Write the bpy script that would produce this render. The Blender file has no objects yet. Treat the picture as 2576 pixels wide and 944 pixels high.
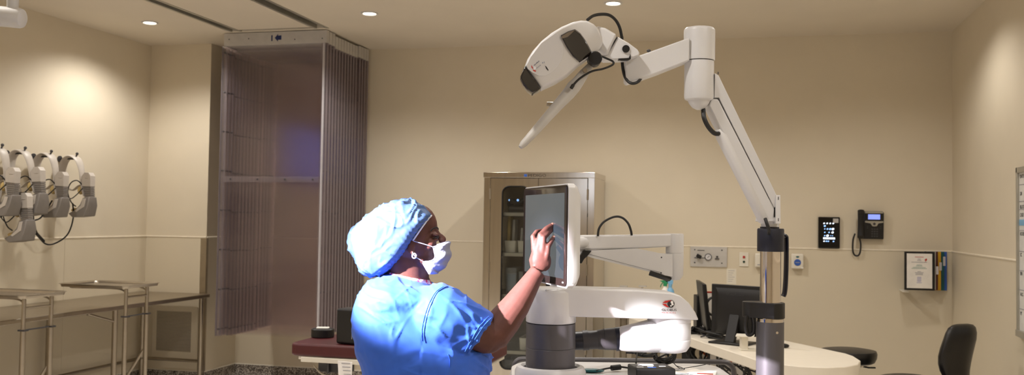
import bpy, math, random
from mathutils import Vector as V, Matrix, noise
random.seed(7)
PI = math.pi
sc = bpy.context.scene
COL = sc.collection

# ------------------------------------------------------------------ camera model
F = 2350.0
YAW, PIT, ROL = math.radians(14.1), math.radians(1.97), math.radians(0.86)
H = 1.55
CZ = 3.15          # ceiling height
YB = 8.265         # back wall
XL, XR = -5.49, 1.63
YF = -2.6          # wall behind the camera
FWD = V((-math.sin(YAW)*math.cos(PIT), math.cos(YAW)*math.cos(PIT), math.sin(PIT)))
_r = V((math.cos(YAW), math.sin(YAW), 0)); _u = _r.cross(FWD)
CR = math.cos(ROL)*_r + math.sin(ROL)*_u
CU = -math.sin(ROL)*_r + math.cos(ROL)*_u
O = V((0, 0, H))
RT = V((math.cos(YAW), math.sin(YAW), 0))     # horizontal right
FW = V((-math.sin(YAW), math.cos(YAW), 0))    # horizontal forward
UP = V((0, 0, 1))
def ray(x, y): return CR*(x-1288) - CU*(y-472) + FWD*F
def P(x, y, d): return O + ray(x, y)*(d/F)
def onX(x, y, X): r = ray(x, y); return O + r*(X/r.x)
def onY(x, y, Y): r = ray(x, y); return O + r*(Y/r.y)
def onZ(x, y, Z): r = ray(x, y); return O + r*((Z-H)/r.z)
def onPlane(x, y, p, n): r = ray(x, y); return O + r*((p-O).dot(n)/r.dot(n))
def frame(p, ex, ey):
    ex = ex.normalized(); ey = (ey - ex*ey.dot(ex)).normalized()
    return (p, ex, ey, ex.cross(ey))

# ------------------------------------------------------------------ materials
def lin(c):
    c = c/255.0
    return c/12.92 if c <= 0.04045 else ((c+0.055)/1.055)**2.4
def rgb(c): return (lin(c[0]), lin(c[1]), lin(c[2]), 1)
def mat(name, c, rough=0.5, metal=0.0, var=0.05, scale=18.0, bump=0.0, bscale=60.0, emit=None, es=1.0, spec=0.5, coat=0.0, stretch=None, sss=0.0):
    m = bpy.data.materials.new(name); m.use_nodes = True
    nt = m.node_tree; b = nt.nodes['Principled BSDF']
    tc = nt.nodes.new('ShaderNodeTexCoord'); src = tc.outputs['Object']
    if stretch:
        mp = nt.nodes.new('ShaderNodeMapping'); mp.inputs['Scale'].default_value = stretch
        nt.links.new(src, mp.inputs['Vector']); src = mp.outputs['Vector']
    n = nt.nodes.new('ShaderNodeTexNoise'); n.inputs['Scale'].default_value = scale; n.inputs['Detail'].default_value = 4
    nt.links.new(src, n.inputs['Vector'])
    r = nt.nodes.new('ShaderNodeValToRGB')
    a = rgb(c)
    r.color_ramp.elements[0].position = 0.3; r.color_ramp.elements[1].position = 0.7
    r.color_ramp.elements[0].color = tuple(max(0, x*(1-var)) for x in a[:3])+(1,)
    r.color_ramp.elements[1].color = tuple(min(1, x*(1+var)) for x in a[:3])+(1,)
    nt.links.new(n.outputs['Fac'], r.inputs['Fac']); nt.links.new(r.outputs['Color'], b.inputs['Base Color'])
    b.inputs['Roughness'].default_value = rough; b.inputs['Metallic'].default_value = metal
    b.inputs['Specular IOR Level'].default_value = spec; b.inputs['Coat Weight'].default_value = coat
    if sss:
        b.inputs['Subsurface Weight'].default_value = sss; b.inputs['Subsurface Radius'].default_value = (0.01, 0.004, 0.002)
        b.inputs['Subsurface Scale'].default_value = 0.6
    if bump:
        n2 = nt.nodes.new('ShaderNodeTexNoise'); n2.inputs['Scale'].default_value = bscale; n2.inputs['Detail'].default_value = 5
        nt.links.new(src, n2.inputs['Vector'])
        bp = nt.nodes.new('ShaderNodeBump'); bp.inputs['Strength'].default_value = bump; bp.inputs['Distance'].default_value = 0.01
        nt.links.new(n2.outputs['Fac'], bp.inputs['Height']); nt.links.new(bp.outputs['Normal'], b.inputs['Normal'])
    if emit:
        b.inputs['Emission Color'].default_value = rgb(emit); b.inputs['Emission Strength'].default_value = es
    return m
M = {}
M['wall'] = mat('wall_paint', (217, 206, 184), .7, var=.02, scale=3, bump=.03, bscale=220)
M['wains'] = mat('wall_panel', (214, 203, 180), .42, var=.02, scale=2)
M['bead'] = mat('rail_bead', (232, 222, 202), .4)
M['ceil'] = mat('ceiling_paint', (220, 210, 193), .8, var=.02, scale=2)
M['caulk'] = mat('caulk', (225, 220, 205), .5)
M['white'] = mat('enamel_white', (213, 212, 212), .34, var=.015)
M['white2'] = mat('enamel_plate', (205, 204, 206), .4, var=.01)
M['offwhite'] = mat('cream_plastic', (226, 220, 205), .45, var=.02)
M['grey'] = mat('grey_coating', (92, 90, 93), .42, metal=.35, var=.03, bump=.04, bscale=400)
M['dgrey'] = mat('dark_grey', (62, 60, 62), .45, var=.03)
M['lgrey'] = mat('light_grey', (190, 186, 180), .5)
M['black'] = mat('black_plastic', (18, 17, 17), .42)
M['blackg'] = mat('black_gloss', (12, 11, 12), .08)
M['rubber'] = mat('black_cable', (20, 19, 19), .5)
M['navy'] = mat('navy_plastic', (19, 23, 40), .38)
M['floor'] = mat('floor_vinyl', (222, 216, 206), .4, var=.05, scale=60)
M['chrome'] = mat('chrome', (222, 214, 206), .07, metal=1, var=.01)
M['steel'] = mat('brushed_steel', (206, 198, 186), .17, metal=1, var=.06, scale=30, stretch=(1, 1, .05))
M['steelr'] = mat('satin_steel', (176, 166, 150), .32, metal=1, var=.05)
M['alu'] = mat('aluminium', (176, 172, 160), .4, metal=.55)
M['slot'] = mat('slot_dark', (24, 21, 18), .8)
M['maroon'] = mat('maroon_vinyl', (78, 24, 28), .4, var=.08, bump=.05)
M['paper'] = mat('paper', (238, 234, 228), .7)
M['red'] = mat('red_plastic', (178, 38, 30), .45)
M['blue'] = mat('blue_plastic', (48, 92, 176), .45)
M['ltblue'] = mat('light_blue_plastic', (120, 176, 214), .35)
M['green'] = mat('green_plastic', (42, 140, 92), .45)
M['teal'] = mat('teal_plastic', (20, 88, 92), .45)
M['yellow'] = mat('yellow_plastic', (214, 164, 26), .45)
M['ink'] = mat('ink', (40, 38, 40), .6)
M['inkb'] = mat('blue_ink', (24, 40, 92), .6)
M['inkr'] = mat('red_ink', (190, 40, 34), .5)
M['inkg'] = mat('pale_ink', (150, 150, 158), .6)
M['foam'] = mat('yellow_foam', (206, 180, 120), .8)
M['leather'] = mat('black_vinyl', (19, 17, 17), .34, bump=.03, bscale=90)
M['desk'] = mat('white_laminate', (232, 224, 208), .42, var=.015)
M['skin'] = mat('skin', (90, 55, 47), .58, var=.10, scale=40, bump=.05, bscale=300, sss=.06, spec=.35)
M['nail'] = mat('nail', (168, 118, 100), .35)
M['eyew'] = mat('eye_white', (84, 66, 58), .3)
M['brow'] = mat('hair_black', (30, 21, 19), .6)
M['scrub'] = mat('scrub_cotton', (50, 98, 203), .7, var=.05, scale=30, bump=.10, bscale=900, spec=.35)
M['scrub'].node_tree.nodes['Principled BSDF'].inputs['Sheen Weight'].default_value = .06
M['frost'] = mat('frosted_edge', (122, 112, 116), .5)
M['scrubd'] = mat('scrub_seam', (48, 90, 192), .85, spec=.2)
M['cap'] = mat('cap_fabric', (68, 95, 138), .55, var=.05, scale=60, bump=.12, bscale=45, spec=.3)
M['capb'] = mat('cap_band', (214, 220, 232), .6)
M['maskc'] = mat('mask_fabric', (142, 148, 170), .7, bump=.05, bscale=80)
M['pearl'] = mat('silver', (225, 222, 216), .15, metal=.8)
M['helm'] = mat('helmet_white', (196, 188, 178), .45)
M['helmg'] = mat('helmet_grey', (132, 126, 120), .5)
M['wb'] = mat('whiteboard', (222, 222, 218), .25)
M['tape'] = mat('clear_tape', (190, 186, 190), .3)
M['lamp'] = mat('lamp_lens', (255, 240, 215), .5, emit=(255, 236, 205), es=14)
M['slight'] = mat('surgical_lens', (235, 242, 255), .3, emit=(225, 236, 255), es=6)
M['lcd'] = mat('phone_lcd', (120, 140, 235), .3, emit=(140, 158, 250), es=.9)
M['icon'] = mat('icon_glow', (150, 190, 255), .3, emit=(150, 195, 255), es=1.2)
M['iconw'] = mat('icon_white', (225, 235, 255), .3, emit=(225, 238, 255), es=1.3)
M['disp'] = mat('added_display', (40, 60, 150), .3, emit=(110, 126, 225), es=1.5)  # glow of the added, unseen display that mirrors in the clear panels
M['screen'] = mat('touch_screen', (22, 25, 28), .06, var=.01, emit=(112, 134, 150), es=.33, spec=.6)
M['bezel'] = mat('screen_bezel', (36, 28, 26), .1, var=.02)
M['lens'] = mat('sensor_window', (26, 20, 18), .06, var=.1)
M['lensf'] = mat('sensor_window_side', (110, 98, 84), .15)

def granite():
    m = mat('granite_cove', (120, 114, 106), .5)
    nt = m.node_tree; b = nt.nodes['Principled BSDF']
    vo = nt.nodes.new('ShaderNodeTexVoronoi'); vo.inputs['Scale'].default_value = 130
    tc = nt.nodes['Texture Coordinate']; nt.links.new(tc.outputs['Object'], vo.inputs['Vector'])
    r = nt.nodes.new('ShaderNodeValToRGB'); cr = r.color_ramp; cr.interpolation = 'CONSTANT'
    cols = [(56, 50, 46), (120, 110, 100), (168, 160, 148), (92, 84, 76), (200, 192, 180)]
    for i, c in enumerate(cols):
        e = cr.elements[i] if i < 2 else cr.elements.new(i*.2)
        e.position = i*.2; e.color = rgb(c)
    sp = nt.nodes.new('ShaderNodeSeparateColor'); nt.links.new(vo.outputs['Color'], sp.inputs['Color'])
    nt.links.new(sp.outputs['Red'], r.inputs['Fac']); nt.links.new(r.outputs['Color'], b.inputs['Base Color'])
    return m
M['granite'] = granite()

def clear(name, tint, dif, dc, rough=.06, gl=.05):
    """clear plastic: tinted see-through with a fresnel gloss and a little haze of its own"""
    m = bpy.data.materials.new(name); m.use_nodes = True
    nt = m.node_tree; nt.nodes.clear()
    out = nt.nodes.new('ShaderNodeOutputMaterial')
    tr = nt.nodes.new('ShaderNodeBsdfTransparent'); tr.inputs['Color'].default_value = rgb(tint)
    df = nt.nodes.new('ShaderNodeBsdfDiffuse')
    nz = nt.nodes.new('ShaderNodeTexNoise'); nz.inputs['Scale'].default_value = 6
    tc = nt.nodes.new('ShaderNodeTexCoord'); nt.links.new(tc.outputs['Object'], nz.inputs['Vector'])
    mr = nt.nodes.new('ShaderNodeMapRange'); mr.inputs['To Min'].default_value = dif*.7; mr.inputs['To Max'].default_value = dif*1.3
    nt.links.new(nz.outputs['Fac'], mr.inputs['Value'])
    df.inputs['Color'].default_value = rgb(dc)
    mx = nt.nodes.new('ShaderNodeMixShader'); nt.links.new(mr.outputs['Result'], mx.inputs['Fac'])
    nt.links.new(tr.outputs[0], mx.inputs[1]); nt.links.new(df.outputs[0], mx.inputs[2])
    gs = nt.nodes.new('ShaderNodeBsdfGlossy'); gs.inputs['Roughness'].default_value = rough
    fr = nt.nodes.new('ShaderNodeFresnel'); fr.inputs['IOR'].default_value = 1.45
    sm = nt.nodes.new('ShaderNodeMath'); sm.operation = 'MULTIPLY'; sm.inputs[1].default_value = gl
    nt.links.new(fr.outputs[0], sm.inputs[0])
    m2 = nt.nodes.new('ShaderNodeMixShader'); nt.links.new(sm.outputs[0], m2.inputs['Fac'])
    nt.links.new(mx.outputs[0], m2.inputs[1]); nt.links.new(gs.outputs[0], m2.inputs[2])
    nt.links.new(m2.outputs[0], out.inputs['Surface'])
    return m
M['sheet'] = clear('clear_vinyl', (254, 253, 253), .012, (190, 180, 190), rough=.13, gl=.4)
M['stile'] = clear('clear_vinyl_edge', (246, 243, 244), .12, (180, 172, 174), gl=.5)
M['glass'] = clear('door_glass', (248, 250, 249), .01, (150, 150, 150), gl=1.0)
M['bin'] = clear('clear_bin', (235, 238, 240), .25, (215, 215, 215), gl=1.0)

# ------------------------------------------------------------------ mesh builder
ORG = {}
def cat_rom(pts, k=6, closed=False):
    pts = [V(p) for p in pts]; n = len(pts); out = []
    rng = range(n if closed else n-1)
    for i in rng:
        g = (lambda j: pts[j % n]) if closed else (lambda j: pts[min(max(j, 0), n-1)])
        a, b, c, d = g(i-1), g(i), g(i+1), g(i+2)
        for s in range(k):
            t = s/k
            out.append(.5*((2*b)+(c-a)*t+(2*a-5*b+4*c-d)*t*t+(3*b-a-3*c+d)*t**3))
    if not closed: out.append(pts[-1])
    return out
_txt = {}
def text_geo(s):
    if s not in _txt:
        cu = bpy.data.curves.new('t', 'FONT'); cu.body = s; cu.size = 1; cu.resolution_u = 3; cu.extrude = .01
        ob = bpy.data.objects.new('t', cu); COL.objects.link(ob)
        dg = bpy.context.evaluated_depsgraph_get()
        me = bpy.data.meshes.new_from_object(ob.evaluated_get(dg))
        _txt[s] = ([v.co.copy() for v in me.vertices], [tuple(p.vertices) for p in me.polygons])
        bpy.data.objects.remove(ob); bpy.data.curves.remove(cu); bpy.data.meshes.remove(me)
    return _txt[s]
class MB:
    def __init__(s): s.v = []; s.f = []; s.k = []; s.m = 0
    def add(s, vs, fs):
        o = len(s.v); s.v += [V(x) for x in vs]
        for f in fs: s.f.append(tuple(i+o for i in f)); s.k.append(s.m)
        return s
    def mi(s, i): s.m = i; return s
    def box(s, c, d, R=None):
        c = V(c); vs = []
        for z in (-.5, .5):
            for y in (-.5, .5):
                for x in (-.5, .5):
                    q = V((x*d[0], y*d[1], z*d[2]))
                    vs.append(c + (R @ q if R else q))
        return s.add(vs, [(0, 2, 3, 1), (4, 5, 7, 6), (0, 1, 5, 4), (2, 6, 7, 3), (0, 4, 6, 2), (1, 3, 7, 5)])
    def bb(s, a, b): return s.box([(a[i]+b[i])/2 for i in range(3)], [abs(b[i]-a[i]) for i in range(3)])
    def loft(s, rings, cap=True, closed=True):
        n = len(rings[0]); vs = [p for r in rings for p in r]; fs = []
        for i in range(len(rings)-1):
            for j in range(n if closed else n-1):
                k = (j+1) % n
                fs.append((i*n+j, i*n+k, (i+1)*n+k, (i+1)*n+j))
        if cap and closed:
            fs.append(tuple(reversed(range(n)))); fs.append(tuple((len(rings)-1)*n+j for j in range(n)))
        return s.add(vs, fs)
    def cyl(s, a, b, r, r2=None, n=20):
        a = V(a); b = V(b); r2 = r if r2 is None else r2
        z = (b-a).normalized(); x = z.orthogonal().normalized(); y = z.cross(x)
        return s.loft([[p+(x*math.cos(2*PI*i/n)+y*math.sin(2*PI*i/n))*q for i in range(n)] for p, q in ((a, r), (b, r2))])
    def lathe(s, prof, c, ax=None, n=32):
        c = V(c); z = (ax or UP).normalized(); x = z.orthogonal().normalized(); y = z.cross(x)
        return s.loft([[c+z*h+(x*math.cos(2*PI*i/n)+y*math.sin(2*PI*i/n))*max(r, 1e-4) for i in range(n)] for r, h in prof])
    def tube(s, pts, r, n=8, closed=False, flat=None):
        pts = [V(p) for p in pts]; m = len(pts); rs = r if isinstance(r, (list, tuple)) else [r]*m
        rings = []; x = None
        for i in range(m):
            a = pts[i-1] if (i > 0 or closed) else pts[i]; b = pts[(i+1) % m] if (i < m-1 or closed) else pts[i]
            t = (b-a)
            t = t.normalized() if t.length > 1e-9 else V((0, 0, 1))
            if x is None: x = t.orthogonal().normalized() if flat is None else (flat - t*flat.dot(t)).normalized()
            x = (x - t*x.dot(t)); x = x.normalized() if x.length > 1e-6 else t.orthogonal().normalized()
            y = t.cross(x)
            rr = rs[i] if isinstance(rs[i], (list, tuple)) else (rs[i], rs[i])
            rings.append([pts[i]+x*math.cos(2*PI*k/n)*rr[0]+y*math.sin(2*PI*k/n)*rr[1] for k in range(n)])
        if closed: rings.append(rings[0]); return s.loft(rings, cap=False)
        return s.loft(rings)
    def ell(s, c, r, R=None, nu=20, nv=12):
        c = V(c); vs = []; fs = []
        for j in range(1, nv):
            t = PI*j/nv
            for i in range(nu):
                a = 2*PI*i/nu; q = V((r[0]*math.sin(t)*math.cos(a), r[1]*math.sin(t)*math.sin(a), r[2]*math.cos(t)))
                vs.append(c+(R @ q if R else q))
        top = len(vs); vs.append(c+(R @ V((0, 0, r[2])) if R else V((0, 0, r[2])))); vs.append(c-(R @ V((0, 0, r[2])) if R else V((0, 0, r[2]))))
        for j in range(nv-2):
            for i in range(nu):
                k = (i+1) % nu; fs.append((j*nu+i, (j+1)*nu+i, (j+1)*nu+k, j*nu+k))
        for i in range(nu):
            k = (i+1) % nu; fs.append((top, i, k)); fs.append((top+1, (nv-2)*nu+k, (nv-2)*nu+i))
        return s.add(vs, fs)
    def slab(s, front, d):
        """polygon (list of points) thickened along vector d"""
        front = [V(p) for p in front]
        return s.loft([front, [p+d for p in front]])
    def pslab(s, px, dep, th):
        return s.slab([P(x[0], x[1], x[2] if len(x) > 2 else dep) for x in px], FW*th)
    def prism(s, poly, z0, z1): return s.loft([[V((x, y, z)) for x, y in poly] for z in (z0, z1)])
    def grid(s, fn, nu, nv):
        vs = [fn(i/nu, j/nv) for j in range(nv+1) for i in range(nu+1)]
        return s.add(vs, [(j*(nu+1)+i, j*(nu+1)+i+1, (j+1)*(nu+1)+i+1, (j+1)*(nu+1)+i) for j in range(nv) for i in range(nu)])
    def text(s, t, fr, size, wid=None):
        vs, fs = text_geo(t); o, ex, ey, ez = fr
        w = max(v.x for v in vs) if vs else 1
        kx = wid/w if wid else size
        return s.add([o+ex*(v.x*kx)+ey*(v.y*size)+ez*(v.z*.03) for v in vs], fs)
    def build(s, name, mats, parent=None, bevel=0, seg=2, ang=35, sub=0, solid=0, flip=True):
        me = bpy.data.meshes.new(name)
        if parent is not None: org = ORG[parent]
        else:
            xs = [v.x for v in s.v]; ys = [v.y for v in s.v]; zs = [v.z for v in s.v]
            org = V(((min(xs)+max(xs))/2, (min(ys)+max(ys))/2, min(zs)))
        me.from_pydata([v-org for v in s.v], [], s.f)
        mats = mats if isinstance(mats, (list, tuple)) else [mats]
        for m in mats: me.materials.append(M[m] if isinstance(m, str) else m)
        for p, k in zip(me.polygons, s.k): p.material_index = min(k, len(mats)-1)
        if flip:
            import bmesh
            bm = bmesh.new(); bm.from_mesh(me); bmesh.ops.recalc_face_normals(bm, faces=bm.faces); bm.to_mesh(me); bm.free()
        if ang:
            for p in me.polygons: p.use_smooth = True
            me.set_sharp_from_angle(angle=math.radians(ang))
        o = bpy.data.objects.new(name, me); COL.objects.link(o)
        if parent is not None: o.parent = parent
        else: o.location = org
        ORG[o] = org
        if solid:
            md = o.modifiers.new('solid', 'SOLIDIFY'); md.thickness = solid; md.offset = 0
        if bevel:
            md = o.modifiers.new('bevel', 'BEVEL'); md.width = bevel; md.segments = seg; md.limit_method = 'ANGLE'; md.angle_limit = math.radians(40)
            md.harden_normals = False
        if sub:
            md = o.modifiers.new('sub', 'SUBSURF'); md.levels = sub; md.render_levels = sub
        return o
def fuse(o, voxel, smooth=3):
    """voxel-fuse the overlapping shapes of one mesh into one continuous skin"""
    md = o.modifiers.new('r', 'REMESH'); md.mode = 'VOXEL'; md.voxel_size = voxel
    md2 = o.modifiers.new('s', 'SMOOTH'); md2.factor = .5; md2.iterations = smooth
    dg = bpy.context.evaluated_depsgraph_get()
    me = bpy.data.meshes.new_from_object(o.evaluated_get(dg))
    o.modifiers.clear(); old = o.data; o.data = me
    me.materials.clear()
    for m in old.materials: me.materials.append(m)
    for p in me.polygons: p.use_smooth = True; p.material_index = 0
    return o
def thing(name, label, cat, loc, group=None):
    o = bpy.data.objects.new(name, None); COL.objects.link(o); o.empty_display_size = .05
    o.location = loc; ORG[o] = V(loc); o['label'] = label; o['category'] = cat
    if group: o['group'] = group
    return o
def tag(o, label, cat, group=None):
    o['label'] = label; o['category'] = cat
    if group: o['group'] = group
    return o
def struct(o, label=None):
    o['kind'] = 'structure'
    if label: o['label'] = label; 
    return o
def dup(root, loc, label, group=None):
    r = root.copy(); COL.objects.link(r); r.location = loc; r['label'] = label
    if group: r['group'] = group
    for ch in list(root.children):
        c = ch.copy(); COL.objects.link(c); c.parent = r
        for g in list(ch.children):
            d = g.copy(); COL.objects.link(d); d.parent = c
    return r
def ringframe(mb, x0, x1, z0, z1, wl, wr, wb, wt, y0, y1):
    o_ = [(x0, z0), (x1, z0), (x1, z1), (x0, z1)]; i_ = [(x0+wl, z0+wb), (x1-wr, z0+wb), (x1-wr, z1-wt), (x0+wl, z1-wt)]
    L_ = [[V((x, y, z)) for x, z in p] for y, p in ((y1, o_), (y0, o_), (y0, i_), (y1, i_))]
    return mb.loft(L_+[L_[0]], cap=False)
def RM(ex, ey):
    ex = ex.normalized(); ey = (ey-ex*ey.dot(ex)).normalized(); ez = ex.cross(ey)
    return Matrix((ex, ey, ez)).transposed()
RCAM = RM(RT, FW)
def arc(c, ex, ey, r, a0, a1, n=10):
    return [c+ex*(r*math.cos(a0+(a1-a0)*i/n))+ey*(r*math.sin(a0+(a1-a0)*i/n)) for i in range(n+1)]

# ------------------------------------------------------------------ camera
cd = bpy.data.cameras.new('camera'); cam = bpy.data.objects.new('camera', cd); COL.objects.link(cam)
cd.sensor_width = 36; cd.sensor_fit = 'HORIZONTAL'; cd.lens = F/2576*36
cam.matrix_world = Matrix(((CR.x, CU.x, -FWD.x, 0), (CR.y, CU.y, -FWD.y, 0), (CR.z, CU.z, -FWD.z, H), (0, 0, 0, 1)))
cd.dof.use_dof = True; cd.dof.focus_distance = 3.05; cd.dof.aperture_fstop = 5.6
cd.clip_start = .05; cd.clip_end = 60
sc.camera = cam
EXPO = 0.0
# ================================================================== ROOM
CX, CY = -4.85, 7.72                   # outer corner of the boxed-out column
def wall(name, a, b, mats='wall'): return struct(MB().bb(a, b).build(name, mats, ang=0))
wall('wall_back', (XL-.2, YB, -.1), (XR+.2, YB+.15, CZ+.1))
wall('wall_left', (XL-.15, YF, -.1), (XL, YB, CZ+.1))
wall('wall_right', (XR, YF, -.1), (XR+.15, YB, CZ+.1))
wall('wall_front', (XL-.2, YF-.15, -.1), (XR+.2, YF, CZ+.1))
wall('wall_column', (XL, CY, 0), (CX, YB, CZ))
fl = struct(MB().bb((XL-.2, YF-.2, -.12), (XR+.2, YB+.2, 0)).build('floor', 'floor', ang=0))
# ceiling slab with two recessed partition tracks and a cross track left open
tx = [(-4.36, -4.27), (-3.56, -3.45)]
c = MB(); ty0, ty1 = 2.0, 7.24
c.bb((XL-.2, YF-.2, CZ), (tx[0][0], YB+.2, CZ+.12)); c.bb((tx[1][1], YF-.2, CZ), (XR+.2, YB+.2, CZ+.12))
c.bb((tx[0][0], YF-.2, CZ), (tx[1][1], ty0, CZ+.12)); c.bb((tx[0][0], ty1, CZ), (tx[1][1], YB+.2, CZ+.12))
c.bb((tx[0][1], ty0, CZ), (tx[1][0], ty1-.05, CZ+.12))
struct(c.build('ceiling', 'ceil', ang=0))
for i, (a, b) in enumerate(tx):
    t = MB(); y1 = ty1
    t.mi(1).bb((a, ty0, CZ+.05), (b, y1, CZ+.10))
    for x in (a, b): t.mi(0).bb((x-.012, ty0, CZ-.004), (x+.012, y1, CZ+.05))
    struct(t.build('trim_%d' % (i+1), ['alu', 'slot'], ang=0), 'aluminium partition track with dark slot set in the ceiling, ' + ('left one' if i == 0 else 'right one'))
t = MB(); t.mi(1).bb((tx[0][1], ty1-.05, CZ+.05), (tx[1][0], ty1, CZ+.10)); t.mi(0).bb((tx[0][1], ty1-.056, CZ-.003), (tx[1][0], ty1-.05, CZ+.05))
struct(t.build('trim_3', ['alu', 'slot'], ang=0), 'short cross track joining the two ceiling tracks')

# wall panelling below the rail, with its bead
WZ = 1.343
def panel_run(name, a, b, nrm, seams):
    a = V(a); b = V(b); n = V(nrm); d = (b-a).normalized(); L = (b-a).length
    w = MB(); edges = [0]+seams+[L]
    for i in range(len(edges)-1):
        p = a+d*(edges[i]+(.0012 if i else 0)); q = a+d*(edges[i+1]-.0012)
        w.slab([p+UP*.09, q+UP*.09, q+UP*WZ, p+UP*WZ], n*.006)
    return struct(w.build('trim_'+name, 'wains', ang=0))
def bead(name, a, b, nrm):
    n = V(nrm); r = MB(); r.cyl(V(a)+UP*WZ+n*.004, V(b)+UP*WZ+n*.004, .008, n=10)
    return struct(r.build('trim_'+name, 'bead'))
def cove(name, a, b, nrm):
    a = V(a); b = V(b); n = V(nrm); m = MB(); R = .05; prof = []
    prof.append(V((0, 0, .10))); prof.append(n*.012+UP*.10)
    for i in range(7):
        t = i/6*PI/2; prof.append(n*(.012+R-R*math.cos(t)) + UP*(R-R*math.sin(t)+.002))
    prof.append(V((0, 0, .002)))
    m.loft([[a+p for p in prof], [b+p for p in prof]])
    m.mi(1).loft([[q+UP*.10, q+n*.012+UP*.10, q+n*.009+UP*.108, q+UP*.112] for q in (a, b)])
    return struct(m.build('baseboard_'+name, ['granite', 'caulk'], ang=30))
runs = [('back', (CX, YB, 0), (XR, YB, 0), (0, -1, 0), []), ('left', (XL, YF, 0), (XL, CY, 0), (1, 0, 0), [3.4, 4.6, 5.8, 7.0, 8.2, 9.23]),
        ('column_front', (XL, CY, 0), (CX, CY, 0), (0, -1, 0), []), ('column_side', (CX, CY, 0), (CX, YB, 0), (1, 0, 0), []), ('right', (XR, YF, 0), (XR, YB, 0), (-1, 0, 0), [3, 5.4, 7.8])]
for nm, a, b, n, sm in runs:
    panel_run('panelling_'+nm, a, b, n, sm); bead('rail_'+nm, a, b, n); cove(nm, a, b, n)
g = MB(); g.bb((CX-.055, CY-.009, 0.0), (CX+.008, CY-.006, WZ-.01)); g.bb((CX+.006, CY-.009, 0), (CX+.009, CY+.02, WZ-.01))
struct(g.build('trim_corner_guard', 'steelr', ang=0), 'stainless corner guard on the column beside the steel bench')

# return air grille low on the column
gx0, gx1, gz0, gz1 = -5.385, -4.915, .22, .70
t = thing('air_grille', 'cream louvred return air grille low on the wall under the steel bench', 'vent', ((gx0+gx1)/2, CY-.006, gz0))
m = MB(); y0 = CY-.0065
ringframe(m, gx0, gx1, gz0, gz1, .04, .06, .06, .05, y0-.012, y0)
m.build('frame', 'wains', t, bevel=.002)
m = MB(); R = Matrix.Rotation(math.radians(-40), 3, 'X')
for k in range(30): m.box(((gx0+gx1)/2-.01, y0-.004, gz0+.066+k*.0123), (gx1-gx0-.1, .011, .002), R)
m.build('louvres', 'wains', t, ang=0)
m = MB().bb((gx0+.03, y0-.001, gz0+.05), (gx1-.05, y0, gz1-.04)); m.build('dark_backing', 'helmg', t, ang=0)

# recessed downlights
lx = [-4.83, -2.868, -.955, .958]; rows = [6.76, 4.72, 2.6, .4]
lab = {(0, 0): 'round recessed downlight in the ceiling at far left, beyond the partition track', (1, 0): 'round recessed downlight to the right of the partition stack', (2, 0): 'round recessed downlight above the white camera arm, at the top edge'}
d0 = None
for j, y in enumerate(rows):
    for i, x in enumerate(lx):
        if j and i in (0, ): x += .25
        if (i, j) in lab:
            if d0 is None:
                d0 = thing('downlight', lab[(i, j)], 'ceiling light', (x, y, CZ-.012), 'downlights in the ceiling')
                m = MB(); m.lathe([(.048, .0105), (.052, .002), (.064, .0), (.067, .005), (.067, .0115)], ORG[d0]); m.build('trim_ring', 'white', d0)
                m = MB(); m.lathe([(.0, .004), (.03, .0035), (.0475, .006), (.0475, .0105), (0, .0108)], ORG[d0]); m.build('lens', 'lamp', d0)
            else: dup(d0, (x, y, CZ-.012), lab[(i, j)])
        L = bpy.data.lights.new('downlight_beam', 'SPOT'); L.spot_size = math.radians(146); L.spot_blend = .6; L.shadow_soft_size = .05
        L.color = (1.0, .95, .895); L.energy = (74, 74, 80, 34)[i] if j == 0 else (55 if j == 1 else 54)
        o = bpy.data.objects.new('downlight_beam', L); COL.objects.link(o); o.location = (x, y, CZ-.03)

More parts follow.
